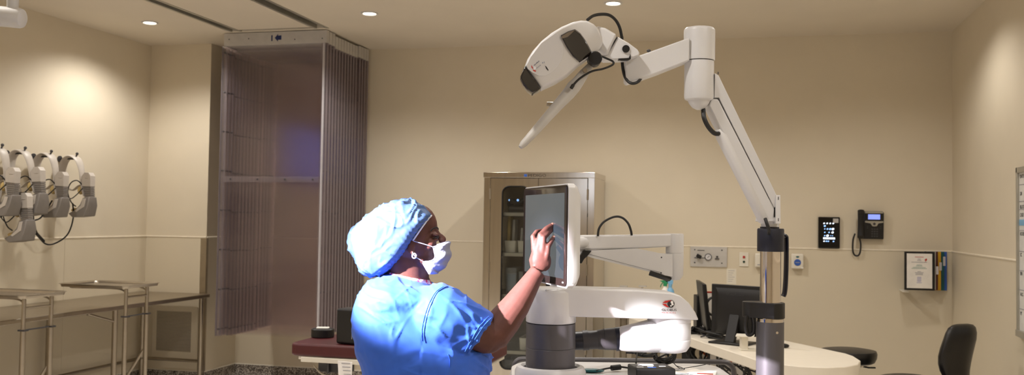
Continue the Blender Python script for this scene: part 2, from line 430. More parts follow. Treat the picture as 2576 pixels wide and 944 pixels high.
# ================================================================== PARTITION STACK
PX0, PX1 = -4.455, -3.478; PY0 = 7.285; NP = 15
def part_panel(first, y, z1):
    lab = 'frontmost clear partition panel, its rail marked 1 with an arrow' if first else ''
    t = thing('partition_panel', lab, 'partition', (PX0, y, .5), 'clear partition panels stacked on the ceiling track')
    th = .0
    m = MB(); m.mi(0).bb((PX0, y, z1-.112), (PX1, y+.05, z1-.003))
    m.mi(1)
    for x in (PX0+.05, PX0+.24, PX0+.68, PX1-.04): m.cyl((x, y-.002, z1-.055-.02*(x > -4)), (x, y, z1-.055-.02*(x > -4)), .006, n=8)
    h = m.build('header_rail', ['lgrey', 'dgrey'], t, bevel=.003)
    if first:
        q = MB(); fr = frame(V((-4.02, y-.0015, z1-.083)), V((1, 0, 0)), UP); q.text('1', fr, .075, .034)
        ax, az = -3.93, z1-.056
        q.slab([V((ax-.035, y-.0012, az)), V((ax-.004, y-.0012, az+.033)), V((ax-.004, y-.0012, az+.018)), V((ax+.028, y-.0012, az+.02)), V((ax+.028, y-.0012, az-.018)), V((ax-.004, y-.0012, az-.018)), V((ax-.004, y-.0012, az-.033))], V((0, .001, 0)))
        q.build('track_marking', 'inkb', h, ang=0)
    zb = .50
    MB().bb((PX0+.01, y+.022, zb+.02), (PX1-.01, y+.026, z1-.112)).build('clear_sheet', 'sheet', t, ang=0)
    for x, w in ((PX0-.02, .055), (PX1-.05, .05)):
        m = MB(); m.mi(0).bb((x, y+.010, zb+(.0 if x < -4 else .06)), (x+w, y+.0145, z1-.112)); m.bb((x, y+.032, zb+(.0 if x < -4 else .06)), (x+w, y+.0365, z1-.112))
        m.mi(1)
        for k in range(8):
            z = zb+.06+k*.345
            if z < z1-.15: m.cyl((x+w*.5, y+.004, z), (x+w*.5, y+.042, z), .007, n=8)
        m.mi(2).bb((x+w if x > -4 else x-.003, y+.010, zb+(.0 if x < -4 else .06)), (x+w+.003 if x > -4 else x, y+.0365, z1-.112))
        m.build('edge_strip', ['stile', 'dgrey', 'frost'], t, ang=20)
    if first:
        m = MB().bb((PX0+.02, y-.004, 1.84), (PX1-.03, y+.010, 1.89))
        m.mi(1)
        for k in range(4): m.cyl((PX0+.1+k*.26, y-.008, 1.865), (PX0+.1+k*.26, y-.003, 1.865), .009, n=8)
        m.build('middle_rail', ['stile', 'dgrey'], t, ang=20)
        m = MB().bb((PX1-.022, y-.02, .585), (PX1-.014, y+.006, z1-.115)); m.build('corner_profile', 'tape', t, ang=20)
    return t
part_panel(True, PY0, 3.147)
ordn = ['second', 'third', 'fourth', 'fifth', 'sixth', 'seventh', 'eighth', 'ninth', 'tenth', 'eleventh', 'twelfth', 'thirteenth', 'fourteenth', 'fifteenth', 'sixteenth']
base = None
for k in range(NP-1):
    y = PY0+.062+k*.0605 + (.02 if k > 9 else 0)
    z = -.004 if k < 2 else (-.02 if k < 10 else -.008)
    lb = 'clear partition panel, %s from the front of the stack on the ceiling track' % ordn[k]
    if k == NP-2: lb = 'clear partition panel at the very back of the stack, against the wall'
    if base is None:
        base = part_panel(False, y, 3.147+z); base['label'] = lb; y00 = y; z00 = z
    else: dup(base, (PX0, y, .5+z-z00), lb)

# ================================================================== LEFT SIDE
# steel work bench
BZ = .83; bx0, bx1, by0, by1 = XL+.012, -4.76, 3.6, 7.66
t = thing('steel_bench', 'long stainless steel work bench along the left wall, under the hung helmets', 'workbench', ((bx0+bx1)/2, (by0+by1)/2, 0))
m = MB().bb((bx0, by0, BZ-.035), (bx1, by1, BZ)); m.build('bench_top', 'steelr', t, bevel=.006)
m = MB()
for y in (by0+.06, 5.05, 6.4, by1-.06):
    for x in (bx0+.06, bx1-.05):
        MB().cyl((x, y, .03), (x, y, BZ-.035), .021).cyl((x, y, 0), (x, y, .035), .026, .03).build('leg', 'steelr', t)
m = MB()
for y in (by0+.06, 5.05, 6.4, by1-.06): m.cyl((bx0+.06, y, .22), (bx1-.05, y, .22), .014)
m.cyl((bx0+.06, by0+.06, .22), (bx0+.06, by1-.06, .22), .014)
for y in (5.05, 6.4): m.cyl((bx1-.05, y, .7), (bx1-.05, y-.32, BZ-.04), .010)
m.build('stretcher', 'steelr', t)

def mayo(px0, label, lx0, ly0, z, w=.58, l=.47):
    """instrument stand: rimmed tray on two uprights at its room-side edge"""
    t = thing('instrument_stand', label, 'instrument stand', (lx0+w-.06, ly0+l/2, 0), 'tray stands in front of the steel bench')
    x0, x1, y0, y1 = lx0, lx0+w, ly0, ly0+l
    def rr(ins, zz, r):
        pts = []
        for cx, cy, a in ((x1-ins-r, y1-ins-r, 0), (x0+ins+r, y1-ins-r, PI/2), (x0+ins+r, y0+ins+r, PI), (x1-ins-r, y0+ins+r, 1.5*PI)):
            for i in range(6): pts.append(V((cx+r*math.cos(a+i*PI/10), cy+r*math.sin(a+i*PI/10), zz)))
        return pts
    m = MB(); m.loft([rr(.02, z-.022, .03), rr(0.012, z-.004, .045), rr(0, z, .05), rr(.004, z+.002, .05), rr(.018, z-.003, .04), rr(.028, z-.018, .03)])
    m.build('tray', 'steelr', t, ang=50)
    uy = (y0+l*.22, y1-l*.22)
    for y in uy:
        m = MB(); m.cyl((x1-.07, y, .06), (x1-.07, y, z-.22), .017); m.cyl((x1-.07, y, z-.24), (x1-.07, y, z-.03), .013)
        m.build('upright', 'steelr', t)
    m = MB()
    m.tube(cat_rom([(x1-.07, uy[0], z-.06), (x1-.15, uy[0], z-.03), (x0+.12, y0+.03, z-.026), (x0+.06, (y0+y1)/2, z-.026), (x0+.12, y1-.03, z-.026), (x1-.15, uy[1], z-.03), (x1-.07, uy[1], z-.06)], 6), .006)
    m.cyl((x1-.07, uy[0], z-.09), (x1-.07, uy[1], z-.09), .008)
    m.build('tray_support', 'steelr', t)
    m = MB(); m.bb((x1-.095, uy[0]-.02, z-.235), (x1-.045, uy[0]+.02, z-.225)); m.bb((x1-.095, uy[1]-.02, z-.235), (x1-.045, uy[1]+.02, z-.225)); m.cyl((x1-.07, uy[0], z-.23), (x1-.07, uy[1], z-.23), .005)
    m.build('clamp', 'dgrey', t)
    m = MB(); 
    for y in uy: m.cyl((x1-.35, y, .06), (x1+.10, y, .06), .016)
    m.cyl((x1-.07, uy[0], .06), (x1-.07, uy[1], .06), .016); m.cyl((x1-.07, uy[1], .55), (x1-.40, uy[1], .06), .010)
    m.build('foot_frame', 'steelr', t)
    for y in uy:
        for x in (x1-.33, x1+.08): MB().cyl((x, y-.012, .026), (x, y+.012, .026), .026).build('caster', 'black', t)
    return t
mayo(0, 'steel instrument stand with raised tray, the one farther from the camera', -4.92, 5.86, 1.03, .60, .44)
mayo(0, 'steel instrument stand with raised tray, cut by the left edge of the photo', -5.04, 5.0, 1.02, .60, .44)

# hooded helmets hung on the left wall
hs = .00325
def helmet(x, y, z):
    t = thing('surgical_helmet', '', 'helmet', (x, y, z), 'white surgical helmets hung on the left wall')
    def q(u, v, dy=0): return V((x+u*hs, y+dy, z-v*hs*1.2))
    pts = cat_rom([q(-32, 62), q(-31, 40), q(-25, 14), q(-12, 1), q(4, -1), q(19, 8), q(29, 30), q(33, 58), q(40, 82)], 5)
    n = len(pts); rr = [(.05-.032*max(0, (i/(n-1)-.55))/.45, .010) for i in range(n)]
    MB().tube(pts, rr, n=12, flat=V((0, 1, 0))).build('headband', 'helm', t)
    m = MB(); m.slab([q(35, 42, -.03), q(44, 33, -.03), q(56, 33, -.03), q(62, 40, -.03), q(62, 62, -.03), q(38, 62, -.03)], V((0, .06, 0))); m.bb((x+47*hs, y-.034, z-55*hs), (x+57*hs, y-.03, z-53*hs))
    m.build('fan_housing', 'helm', t, bevel=.008)
    m = MB()
    for k in range(7):
        a = k/7; u0 = 40-2*math.sin(a*3)*-1; m.slab([q(u0+a*3, 62+k*3.8, -.024), q(62+a*2, 62+k*3.8, -.024), q(62+a*2, 65+k*3.8, -.024), q(u0+a*3, 65+k*3.8, -.024)], V((0, .05, 0)))
    m.slab([q(43, 62, -.02), q(60, 62, -.02), q(62, 90, -.02), q(46, 90, -.02)], V((0, .042, 0)))
    m.build('air_duct', 'helmg', t, ang=0)
    m = MB(); m.loft([[q(46, 86, -.05), q(64, 84, -.045), q(64, 84, .045), q(46, 86, .05)], [q(42, 100, -.065), q(64, 102, -.06), q(64, 102, .06), q(42, 100, .065)], [q(30, 112, -.075), q(56, 124, -.07), q(56, 124, .07), q(30, 112, .075)], [q(10, 119, -.07), q(22, 127, -.07), q(22, 127, .07), q(10, 119, .07)]])
    c = m.build('chin_bar', 'helmg', t, bevel=.006)
    m = MB().slab([q(50, 88, -.066), q(58, 88, -.066), q(55, 105, -.07), q(35, 116, -.077), q(30, 113, -.077), q(46, 102, -.07)], V((0, .01, 0))); m.build('chin_panel', 'helm', c, bevel=.002)
    MB().tube(cat_rom([q(40, 58), q(24, 60), q(6, 70), q(-10, 66), q(-30, 58)], 5), [(.02, .005)]*21, n=10, flat=V((0, 1, 0))).build('strap', 'helm', t)
    MB().ell(q(28, 70), (.02, .03, .035)).build('foam_pad', 'foam', t); MB().ell(q(14, 112), (.03, .035, .018)).build('foam_pad', 'foam', t)
    MB().tube(cat_rom([q(38, 60, -.02), q(26, 50, -.04), q(10, 56, -.05), q(0, 75, -.04), q(14, 96, -.05), q(30, 104, -.06)], 5), .0045).build('cable', 'rubber', t); MB().tube(cat_rom([q(38, 66, -.02), q(28, 80, -.05), q(10, 88, -.05), q(-14, 74, -.03)], 5), .004).build('cable', 'rubber', t)
    MB().slab([q(-30, 46, -.05), q(-23, 46, -.05), q(-24, 62, -.05), q(-31, 62, -.05)], V((0, .03, 0))).build('battery_clip', 'black', t, bevel=.003)
    return t
hx = XL+.125
def hpos(px, py): p = onX(px, py, hx); return (p.x, p.y, p.z)
h0 = helmet(*hpos(182, 395)); h0['label'] = 'white surgical helmet hung on the left wall, rightmost of the row'
hl = [((117, 389), 'white surgical helmet hung on the left wall, second from the right', 3), ((51, 381), 'white surgical helmet hung on the left wall, third from the right', -3), ((-7, 374), 'white surgical helmet in the upper row, cut by the left photo edge', 4), ((19, 444), 'white surgical helmet hung lowest, below the others', -2)]
for k, ((px, py), lb, rot) in enumerate(hl):
    p = list(hpos(px, py)); h = dup(h0, p, lb); h.rotation_euler = (0, math.radians(rot), 0)
kk = 0
for (px, py), lb in [((182, 395), 'small wall hook holding the rightmost helmet'), ((117, 389), 'small wall hook holding the helmet second from the right'), ((51, 381), 'small wall hook holding the helmet third from the right'), ((-7, 374), 'small wall hook holding the helmet cut by the left photo edge'), ((19, 444), 'small wall hook holding the lowest helmet')]:
    p = V(hpos(px, py)); m = MB(); m.tube([(XL, p.y, p.z-.016), (p.x+.03, p.y, p.z-.016), (p.x+.045, p.y, p.z+.024)], .007, n=8); m.ell((p.x+.045, p.y, p.z+.026), (.012, .012, .012), nu=10, nv=6)
    m.cyl((XL, p.y, p.z-.016), (XL+.01, p.y, p.z-.016), .025)
    tag(m.build('wall_hook', 'dgrey'), lb, 'hook', 'hooks for the helmets')
def wl(px, py, off=.2): return onX(px, py, XL+off)
m = MB().tube(cat_rom([wl(183, 512), wl(184, 550, .16), wl(170, 590, .12), wl(140, 612, .1), wl(115, 614, .1), wl(96, 592, .1), wl(85, 560, .14), wl(87, 525, .18), wl(105, 505)], 7), .006)
m.tube([wl(110, 608, .1), wl(92, 588, .1)], .012)
tag(m.build('hanging_cable', 'rubber'), 'long black cable hanging in a loop below the helmets', 'cable')
m = MB().tube(cat_rom([wl(2, 548), wl(20, 520, .24), wl(60, 508, .26), wl(90, 520, .22), wl(70, 528, .22), wl(30, 530, .2), wl(5, 540)], 6), .006)
m.tube(cat_rom([wl(-10, 520), wl(25, 500, .25), wl(45, 488, .27), wl(66, 486, .2)], 6), .008); m.tube(cat_rom([wl(70, 556, .2), wl(100, 550, .2), wl(122, 520, .2), wl(131, 505, .2)], 6), .006)
tag(m.build('helmet_lead', 'rubber'), 'tangled black battery lead across the lowest helmet', 'cable')

# suspended arm at top left with the surgical light it carries
d = 3.15
t = thing('surgical_light_arm', 'grey jointed ceiling arm reaching in at the top left corner', 'surgical light', P(30, -700, d))
a = P(31, 44, d); ex = (P(60, 48, d)-P(0, 42, d)).normalized()
m = MB()
for u, r in ((.036, .020), (.038, .0315)): pass
m.lathe([(.0, .040), (.022, .040), (.031, .034), (.034, .026), (.0345, -.1), (.0345, -.55)], a, ex, n=32); m.build('spring_arm', 'lgrey', t)
m = MB().cyl(a+UP*.02, V((a.x, a.y, CZ-.06)), .0185); m.build('drop_tube', 'lgrey', t)
m = MB().lathe([(.0185, -.02), (.07, 0), (.1, .04), (.1, .058)], (a.x, a.y, CZ-.06)); m.build('ceiling_flange', 'white', t)
HEAD = a - ex*.62; LB = {}
# surgical light head (outside the frame on the left, aimed at the robot workplace)
HEAD = O + RT*-1.88 + FW*1.66 + UP*.55
AIM = P(1085, 672, 2.92)
ax = (AIM-HEAD).normalized()
m = MB().tube(cat_rom([a-ex*.5, a-ex*.62, (a-ex*.62+HEAD)/2+UP*.12, HEAD-ax*.16], 6), .022); m.build('yoke', 'lgrey', t)
m = MB().lathe([(.0, -.14), (.12, -.13), (.25, -.08), (.30, -.02), (.31, .02), (.295, .035), (.29, .02), (.0, .018)], HEAD, ax, n=40); m.build('lamp_housing', 'white', t)
m = MB()
for rr, nn in ((.0, 1), (.11, 6), (.21, 12)):
    for k in range(nn):
        z = ax; x = z.orthogonal().normalized(); y = z.cross(x); c = HEAD+x*rr*math.cos(2*PI*k/nn)+y*rr*math.sin(2*PI*k/nn)
        m.lathe([(.0, .019), (.042, .019), (.045, .026), (.0, .03)], c, ax, n=14)
m.build('lamp_lens', 'slight', t)
L = bpy.data.lights.new('surgical_beam', 'SPOT'); L.spot_size = math.radians(15.4); L.spot_blend = .6; L.shadow_soft_size = .03
L.color = (1.0, .89, 1.0); L.energy = 3300
o = bpy.data.objects.new('surgical_beam', L); COL.objects.link(o); o.location = HEAD+ax*.06
o.rotation_euler = ax.to_track_quat('-Z', 'Y').to_euler()

# second, smaller head of the same ceiling light, aimed past the woman at the robot's fore arm
HEAD2 = O + RT*-.80 + FW*1.0 + UP*.95
AIM2 = P(1660, 862, 3.45); ax2 = (AIM2-HEAD2).normalized()
m = MB().tube(cat_rom([HEAD-ax*.14+UP*.02, (HEAD+HEAD2)/2+UP*.55-FW*.2, HEAD2+UP*.35-ax2*.12, HEAD2-ax2*.10], 8), .02); m.build('second_yoke', 'lgrey', t)
m = MB().lathe([(.0, -.10), (.08, -.095), (.15, -.06), (.18, -.01), (.185, .02), (.175, .03), (.17, .018), (.0, .016)], HEAD2, ax2, n=36); m.build('second_housing', 'white', t)
m = MB().lathe([(0, .017), (.15, .017), (.155, .024), (0, .028)], HEAD2, ax2, n=32); m.build('second_lens', 'slight', t)
L = bpy.data.lights.new('second_beam', 'SPOT'); L.spot_size = math.radians(4.7); L.spot_blend = .55; L.shadow_soft_size = .02
L.color = (.93, .93, 1.0); L.energy = 900
o = bpy.data.objects.new('second_beam', L); COL.objects.link(o); o.location = HEAD2+ax2*.05
o.rotation_euler = ax2.to_track_quat('-Z', 'Y').to_euler()

# unseen display added on the left wall for the blue reflection in the panels
dy0, dy1, dz0, dz1 = 3.35, 4.5, 2.02, 2.66
t = thing('added_display', 'unseen blue display added on the left wall for its reflection in the clear panels', 'screen', (XL+.03, (dy0+dy1)/2, dz0))
MB().bb((XL+.001, dy0-.03, dz0-.03), (XL+.05, dy1+.03, dz1+.03)).build('housing', 'black', t, bevel=.006)
MB().bb((XL+.05, dy0, dz0), (XL+.052, dy1, dz1)).build('screen', 'disp', t, ang=0)

# ================================================================== OPERATING TABLE
TZ = .853; ox0, ox1, oy0, oy1 = -2.44, -1.30, 4.72, 5.16
t = thing('operating_table', 'operating table end with maroon vinyl pad beside the woman in blue', 'operating table', ((ox0+ox1)/2, (oy0+oy1)/2, 0))
def rrect(x0, x1, y0, y1, r, n=5):
    pts = []
    for cx, cy, aa in ((x1-r, y1-r, 0), (x0+r, y1-r, PI/2), (x0+r, y0+r, PI), (x1-r, y0+r, 1.5*PI)):
        for i in range(n+1): pts.append((cx+r*math.cos(aa+i*PI/2/n), cy+r*math.sin(aa+i*PI/2/n)))
    return pts
m = MB().prism(rrect(ox0, ox1, oy0, oy1, .05), TZ-.07, TZ); m.build('pad', 'maroon', t, bevel=.014, seg=3)
m = MB().bb((ox0+.05, oy0+.02, TZ-.09), (ox1-.02, oy1-.02, TZ-.071)); m.bb((ox0+.08, oy0-.012, TZ-.098), (ox1, oy0-.003, TZ-.072)); 
for x in (ox0+.2, ox0+.55, ox0+.9): m.bb((x, oy0-.004, TZ-.094), (x+.03, oy0+.025, TZ-.076))
m.build('side_rail', 'offwhite', t, bevel=.002)
m = MB()
for x in (ox0+.22, ox0+.30): m.bb((x, oy0+.02, TZ-.16), (x+.012, oy0+.06, TZ-.09))
m.bb((ox0+.16, oy0+.04, TZ-.155), (ox0+.34, oy0+.12, TZ-.10)); m.build('release_lever', 'dgrey', t, bevel=.003)
m = MB().tube(cat_rom([(ox0+.14, oy0+.03, TZ-.12), (ox0+.2, oy0+.02, TZ-.165), (ox0+.3, oy0+.02, TZ-.17), (ox0+.36, oy0+.03, TZ-.14)], 5), .005); m.build('wire_guard', 'steelr', t)
m = MB(); 
for i, x in enumerate((ox0+.42, ox0+.47, ox0+.53, ox0+.58)): m.cyl((x, oy0+.08+.03*(i % 2), .1), (x, oy0+.08+.03*(i % 2), TZ-.1), .017)
m.bb((ox0+.34, oy0+.02, TZ-.235), (ox0+.50, oy0+.14, TZ-.225)); m.bb((ox0+.48, oy0+.05, TZ-.16), (ox0+.62, oy0+.16, TZ-.09)); m.cyl((ox0+.44, oy0+.03, TZ-.13), (ox0+.58, oy0+.03, TZ-.115), .014)
m.build('lift_column', 'chrome', t, bevel=.002)
m = MB().bb((ox0+.62, oy0+.08, .2), (ox1-.1, oy1-.08, TZ-.09)); m.build('column_cover', 'lgrey', t, bevel=.02)
m = MB().bb((ox0+.3, oy0+.02, .02), (ox1, oy1-.02, .2)); m.build('base', 'grey', t, bevel=.03)
for x in (ox0+.36, ox1-.06):
    for y in (oy0+.07, oy1-.07): MB().cyl((x, y-.02, .03), (x, y+.02, .03), .03).build('caster', 'black', t)
m = MB(); c = V((ox0+.30, oy0-.0122, TZ-.08))
m.loft([[c, c+V((.085, 0, -.004)), c+V((.085, -.002, -.006)), c+V((0, -.002, -.002))], [c+V((.012, -.012, -.08)), c+V((.088, -.01, -.085)), c+V((.088, -.013, -.085)), c+V((.012, -.015, -.08))], [c+V((.035, -.018, -.155)), c+V((.088, -.012, -.16)), c+V((.088, -.015, -.16)), c+V((.035, -.021, -.155))]])
m.mi(1)
for k in range(7):
    z = -.012-k*.019; m.box(c+V((.05+.004*k, -.004-.0013*k-.004, z)), (.05-.003*k, .0015, .003))
tag(m.build('paper_tag', ['paper', 'inkg'], ang=0), 'white printed paper tag hanging from the operating table rail', 'tag')
# things on the pad
bx = onZ(842, 868, TZ); ang = math.radians(-8); R = Matrix.Rotation(ang, 3, 'Z')
t = thing('black_case', 'black box standing on the maroon table pad behind the woman', 'case', (bx.x+.17, bx.y+.1, TZ))
cc = V((bx.x+.17, bx.y+.06, TZ+.003))
MB().box(cc+UP*.096, (.345, .11, .192), R).build('body', 'black', t, bevel=.012, seg=3)
m = MB().box(cc+R @ V((.02, .068, .1)), (.30, .02, .205), R); m.build('back_plate', 'dgrey', t, bevel=.004)
q = MB(); fr = frame(cc+R @ V((-.048, -.0565, .05)), UP*-1+V((0, 0, 2)), R @ V((-1, 0, 0)))
for k, (a0, a1) in enumerate(((.0, .03), (.045, .06), (.07, .11), (.115, .125))):
    q.box(cc+R @ V((-.055, -.0562, .03+(a0+a1)/2)), (.008 if k != 2 else .006, .002, a1-a0), R)
q.box(cc+R @ V((-.07, -.0562, .09)), (.003, .002, .12), R); q.ell(cc+R @ V((-.055, -.056, .165)), (.007, .0025, .006), nu=12, nv=6)
q.build('printed_mark', 'inkg', t, ang=0)
rb = onZ(806, 850, TZ)
t = thing('strap_roll', 'flat black roll of strap lying on the maroon pad beside the black box', 'roll', (rb.x, rb.y, TZ))
rb = V((rb.x, rb.y+.03, TZ))
MB().lathe([(.025, .0), (.062, .0), (.066, .005), (.066, .045), (.062, .05), (.028, .05), (.025, .046), (.025, .0)], rb).build('roll', 'black', t)
m = MB().box(rb+V((.0, 0, .0535)), (.07, .05, .007), Matrix.Rotation(.3, 3, 'Z')); m.build('paper_core', 'paper', t, bevel=.002)

# ================================================================== STEEL CABINET
Xa, Xb = -2.158, -1.212; Ya, Yb2 = 7.618, 8.20; CT = 1.945
t = thing('steel_cabinet', 'tall stainless steel cabinet with glass windowed doors behind the screen', 'cabinet', ((Xa+Xb)/2, (Ya+Yb2)/2, 0))
m = MB(); tk = .02
m.bb((Xa, Ya+.02, .1), (Xa+tk, Yb2, CT)); m.bb((Xb-tk, Ya+.02, .1), (Xb, Yb2, CT)); m.bb((Xa, Yb2-tk, .1), (Xb, Yb2, CT)); m.bb((Xa, Ya+.02, .1), (Xb, Yb2, .12)); m.bb((Xa, Ya+.02, CT-tk), (Xb, Yb2, CT))
m.bb((Xa, Ya, .1), (Xa+.055, Ya+.02, CT)); m.bb((Xb-.055, Ya, .1), (Xb, Ya+.02, CT))
m.build('carcass', 'steel', t, bevel=.002)
m = MB().bb((Xa-.004, Ya-.012, CT-.042), (Xb+.004, Yb2, CT+.004)); tc = m.build('top_cap', 'steel', t, bevel=.003)
q = MB(); fr = frame(V((-1.775, Ya-.0128, CT-.034)), V((1, 0, 0)), UP); q.mi(0).text('PEDIGO', fr, .034, .155)
q.mi(1).bb((-1.808, Ya-.0135, CT-.034), (-1.782, Ya-.0122, CT-.012))
q.build('maker_plate', ['ink', 'blue'], tc, ang=0)
dm = (Xa+Xb)/2
def door(x0, x1, wx0, wx1, hinge):
    wz0, wz1, r = .30, 1.83, .06
    m = MB(); yf, yb = Ya-.006, Ya+.018
    inner = rrect(wx0, wx1, wz0, wz1, r, 6); n = len(inner); outer = []
    cx, cz = (wx0+wx1)/2, (wz0+wz1)/2
    per = 7
    crn = [(x1, CT-.048), (x0, CT-.048), (x0, .13), (x1, .13)]
    for i in range(n): outer.append(crn[i//per])
    rings = []
    for yy, pl in ((yb, outer), (yf, outer), (yf, inner), (yb, inner)): rings.append([V((a_, yy, b_)) for a_, b_ in pl])
    m.loft(rings, cap=False); d_ = m.build('door', 'steel', t, ang=30)
    g_ = MB().prism([(0, 0)], 0, 0) if False else MB()
    g_.loft([[V((a_, Ya+.004, b_)) for a_, b_ in rrect(wx0-.002, wx1+.002, wz0-.002, wz1+.002, r, 6)], [V((a_, Ya+.008, b_)) for a_, b_ in rrect(wx0-.002, wx1+.002, wz0-.002, wz1+.002, r, 6)]])
    g_.build('pane', 'glass', d_, ang=30)
    g_ = MB().tube([V((a_, yf, b_)) for a_, b_ in rrect(wx0, wx1, wz0, wz1, r, 6)], .006, n=6, closed=True); g_.build('gasket', 'black', d_)
    for z in (.45, 1.1, 1.72):
        MB().cyl((hinge, Ya-.012, z), (hinge, Ya-.012, z+.09), .007, n=10).build('hinge', 'steelr', d_)
door(Xa+.06, dm-.002, -1.995, -1.765, Xa+.057)
door(dm+.002, Xb-.06, -1.605, -1.375, Xb-.057)
SHZ = [.42, .70, 1.08, 1.34, 1.63]
for z in (.45, .92, 1.27, 1.61):
    MB().bb((Xa+.022, Ya+.035, z-.03), (Xb-.022, Yb2-.022, z)).build('shelf', 'alu', t, bevel=.002)
# supplies behind the left window
def stand_bin(x0, x1, z, h, lb, mt='bin', y=7.72, dpt=.25):
    m = MB(); m.loft([[V((p[0], p[1], zz)) for p in rrect(x0+ins, x1-ins, y+ins, y+dpt-ins, .012, 3)] for zz, ins in ((z+.001, .006), (z+h, 0), (z+h, .004), (z+.006, .010))])
    return tag(m.build('supply_bin', mt, ang=40), lb, 'bin', 'bins in the steel cabinet')
stand_bin(-2.0, -1.90, 1.27, .10, 'white bin on the cabinet shelf below the goggles, at the left', 'offwhite'); stand_bin(-1.885, -1.74, 1.27, .10, 'white bin on the cabinet shelf below the goggles, at the right', 'offwhite')
stand_bin(-1.99, -1.885, .92, .22, 'clear bin of supplies on the second cabinet shelf, at the left'); stand_bin(-1.875, -1.74, .92, .19, 'clear bin of supplies on the second cabinet shelf, at the right')
stand_bin(-1.86, -1.74, .45, .10, 'small white box on the cabinet shelf behind the elbow', 'offwhite'); stand_bin(-1.99, -1.76, .121, .24, 'clear bin on the cabinet floor behind the glass')
for k, (x, z, h, c) in enumerate(((-1.985, 1.28, .30, 'foam'), (-1.945, 1.28, .27, 'lgrey'), (-1.875, 1.28, .20, 'lgrey'), (-1.842, 1.28, .21, 'offwhite'), (-1.808, 1.28, .19, 'lgrey'), (-1.775, 1.28, .17, 'foam'))):
    m = MB(); m.loft([[V((x-.013, 7.80, z)), V((x+.013, 7.80, z)), V((x+.013, 7.90, z)), V((x-.013, 7.90, z))], [V((x-.004+.004*k % .01, 7.79, z+h)), V((x+.02, 7.79, z+h)), V((x+.02, 7.90, z+h)), V((x-.004, 7.90, z+h))]])
    tag(m.build('supply_pack', c, bevel=.003), ['yellowish tall pack leaning at the far left of the cabinet bins', 'grey pack behind the yellowish pack in the cabinet', 'first of the pale packs in the right cabinet bin', 'second of the pale packs in the right cabinet bin', 'third of the pale packs in the right cabinet bin', 'short yellowish pack at the right end of the cabinet bin'][k], 'package', 'packs in the cabinet bins')
for k, (x, z, c, w) in enumerate(((-1.96, .93, 'paper', .06), (-1.92, .93, 'ltblue', .03), (-1.84, .93, 'lgrey', .09), (-1.93, 1.15, 'navy', .09), (-1.82, 1.12, 'black', .09))):
    pass
for k, (x, z, c, w, h, lb) in enumerate(((-1.945, .935, 'ltblue', .07, .15, 'pale blue pack in the clear bin at left in the cabinet'), (-1.81, .935, 'paper', .09, .13, 'white pack in the clear bin at right in the cabinet'), (-1.90, .14, 'navy', .15, .17, 'dark blue pack in the bin on the cabinet floor'))):
    tag(MB().box((x, 7.84, z+h/2), (w, .14, h)).build('supply_pack', c, bevel=.006), lb, 'package', 'packs in the clear cabinet bins')
t = thing('headlight_goggles', 'black goggles with two small blue lights on the top cabinet shelf', 'goggles', (-1.88, 7.8, 1.61))
m = MB().tube(cat_rom([(-1.975, 7.78, 1.68), (-1.94, 7.70, 1.715), (-1.88, 7.69, 1.69), (-1.82, 7.70, 1.715), (-1.785, 7.78, 1.68)], 6), .022, n=10); m.bb((-1.97, 7.72, 1.6101), (-1.79, 7.83, 1.66)); m.build('frame', 'black', t, bevel=.008)
m = MB().cyl((-1.96, 7.74, 1.645), (-1.79, 7.74, 1.645), .032); m.build('strap_pad', 'dgrey', t)
m = MB().ell((-1.95, 7.685, 1.715), (.010, .006, .008), nu=10, nv=6).ell((-1.875, 7.672, 1.715), (.010, .006, .010), nu=10, nv=6); m.build('indicator_light', 'icon', t)
# ================================================================== SURGICAL ROBOT
RC = P(1385, 875, 3.42); RC = V((RC.x, RC.y, 0))
def Zc(py, px=1385, d=3.42): return P(px, py, d).z
t = thing('surgical_robot', 'white robot arm station with a touch screen that the woman reaches for', 'robot', RC)
def UF(u, f, z): return RT*u + FW*f + UP*z
# cart
CT0 = .962
def rr_uf(u0, u1, f0, f1, r, z, n=5): return [UF(x, y, z) for x, y in rrect(u0, u1, f0, f1, r, n)]
m = MB().loft([rr_uf(.03, .84, 3.12, 3.90, .09, .22), rr_uf(.0, .88, 3.08, 3.94, .10, .30), rr_uf(.0, .88, 3.08, 3.94, .10, CT0-.05), rr_uf(.01, .87, 3.09, 3.93, .10, CT0-.012), rr_uf(.03, .85, 3.11, 3.91, .09, CT0)]); m.build('cart_body', 'white', t, ang=40)
m = MB().loft([rr_uf(.05, .83, 3.13, 3.89, .09, .10), rr_uf(.03, .85, 3.11, 3.91, .09, .22)]); m.build('cart_base', 'grey', t)
for u in (.1, .78):
    for f in (3.19, 3.84):
        c = UF(u, f, .055); MB().cyl(c-RT*.02, c+RT*.02, .055).cyl(c+UP*.02, c+UP*.06, .02).build('caster', 'black', t)
m = MB().lathe([(.13, CT0-.01), (.13, 1.0), (.122, 1.016), (.108, 1.02), (.100, 1.012), (.100, CT0-.01)], RC); m.build('column_collar', 'white', t)
m = MB().lathe([(.09, .9), (.09, Zc(874)-.0015), (.0885, Zc(874)), (.09, Zc(874)+.0015), (.09, Zc(813)), (.0, Zc(813))], RC, n=48); m.build('column', 'grey', t)
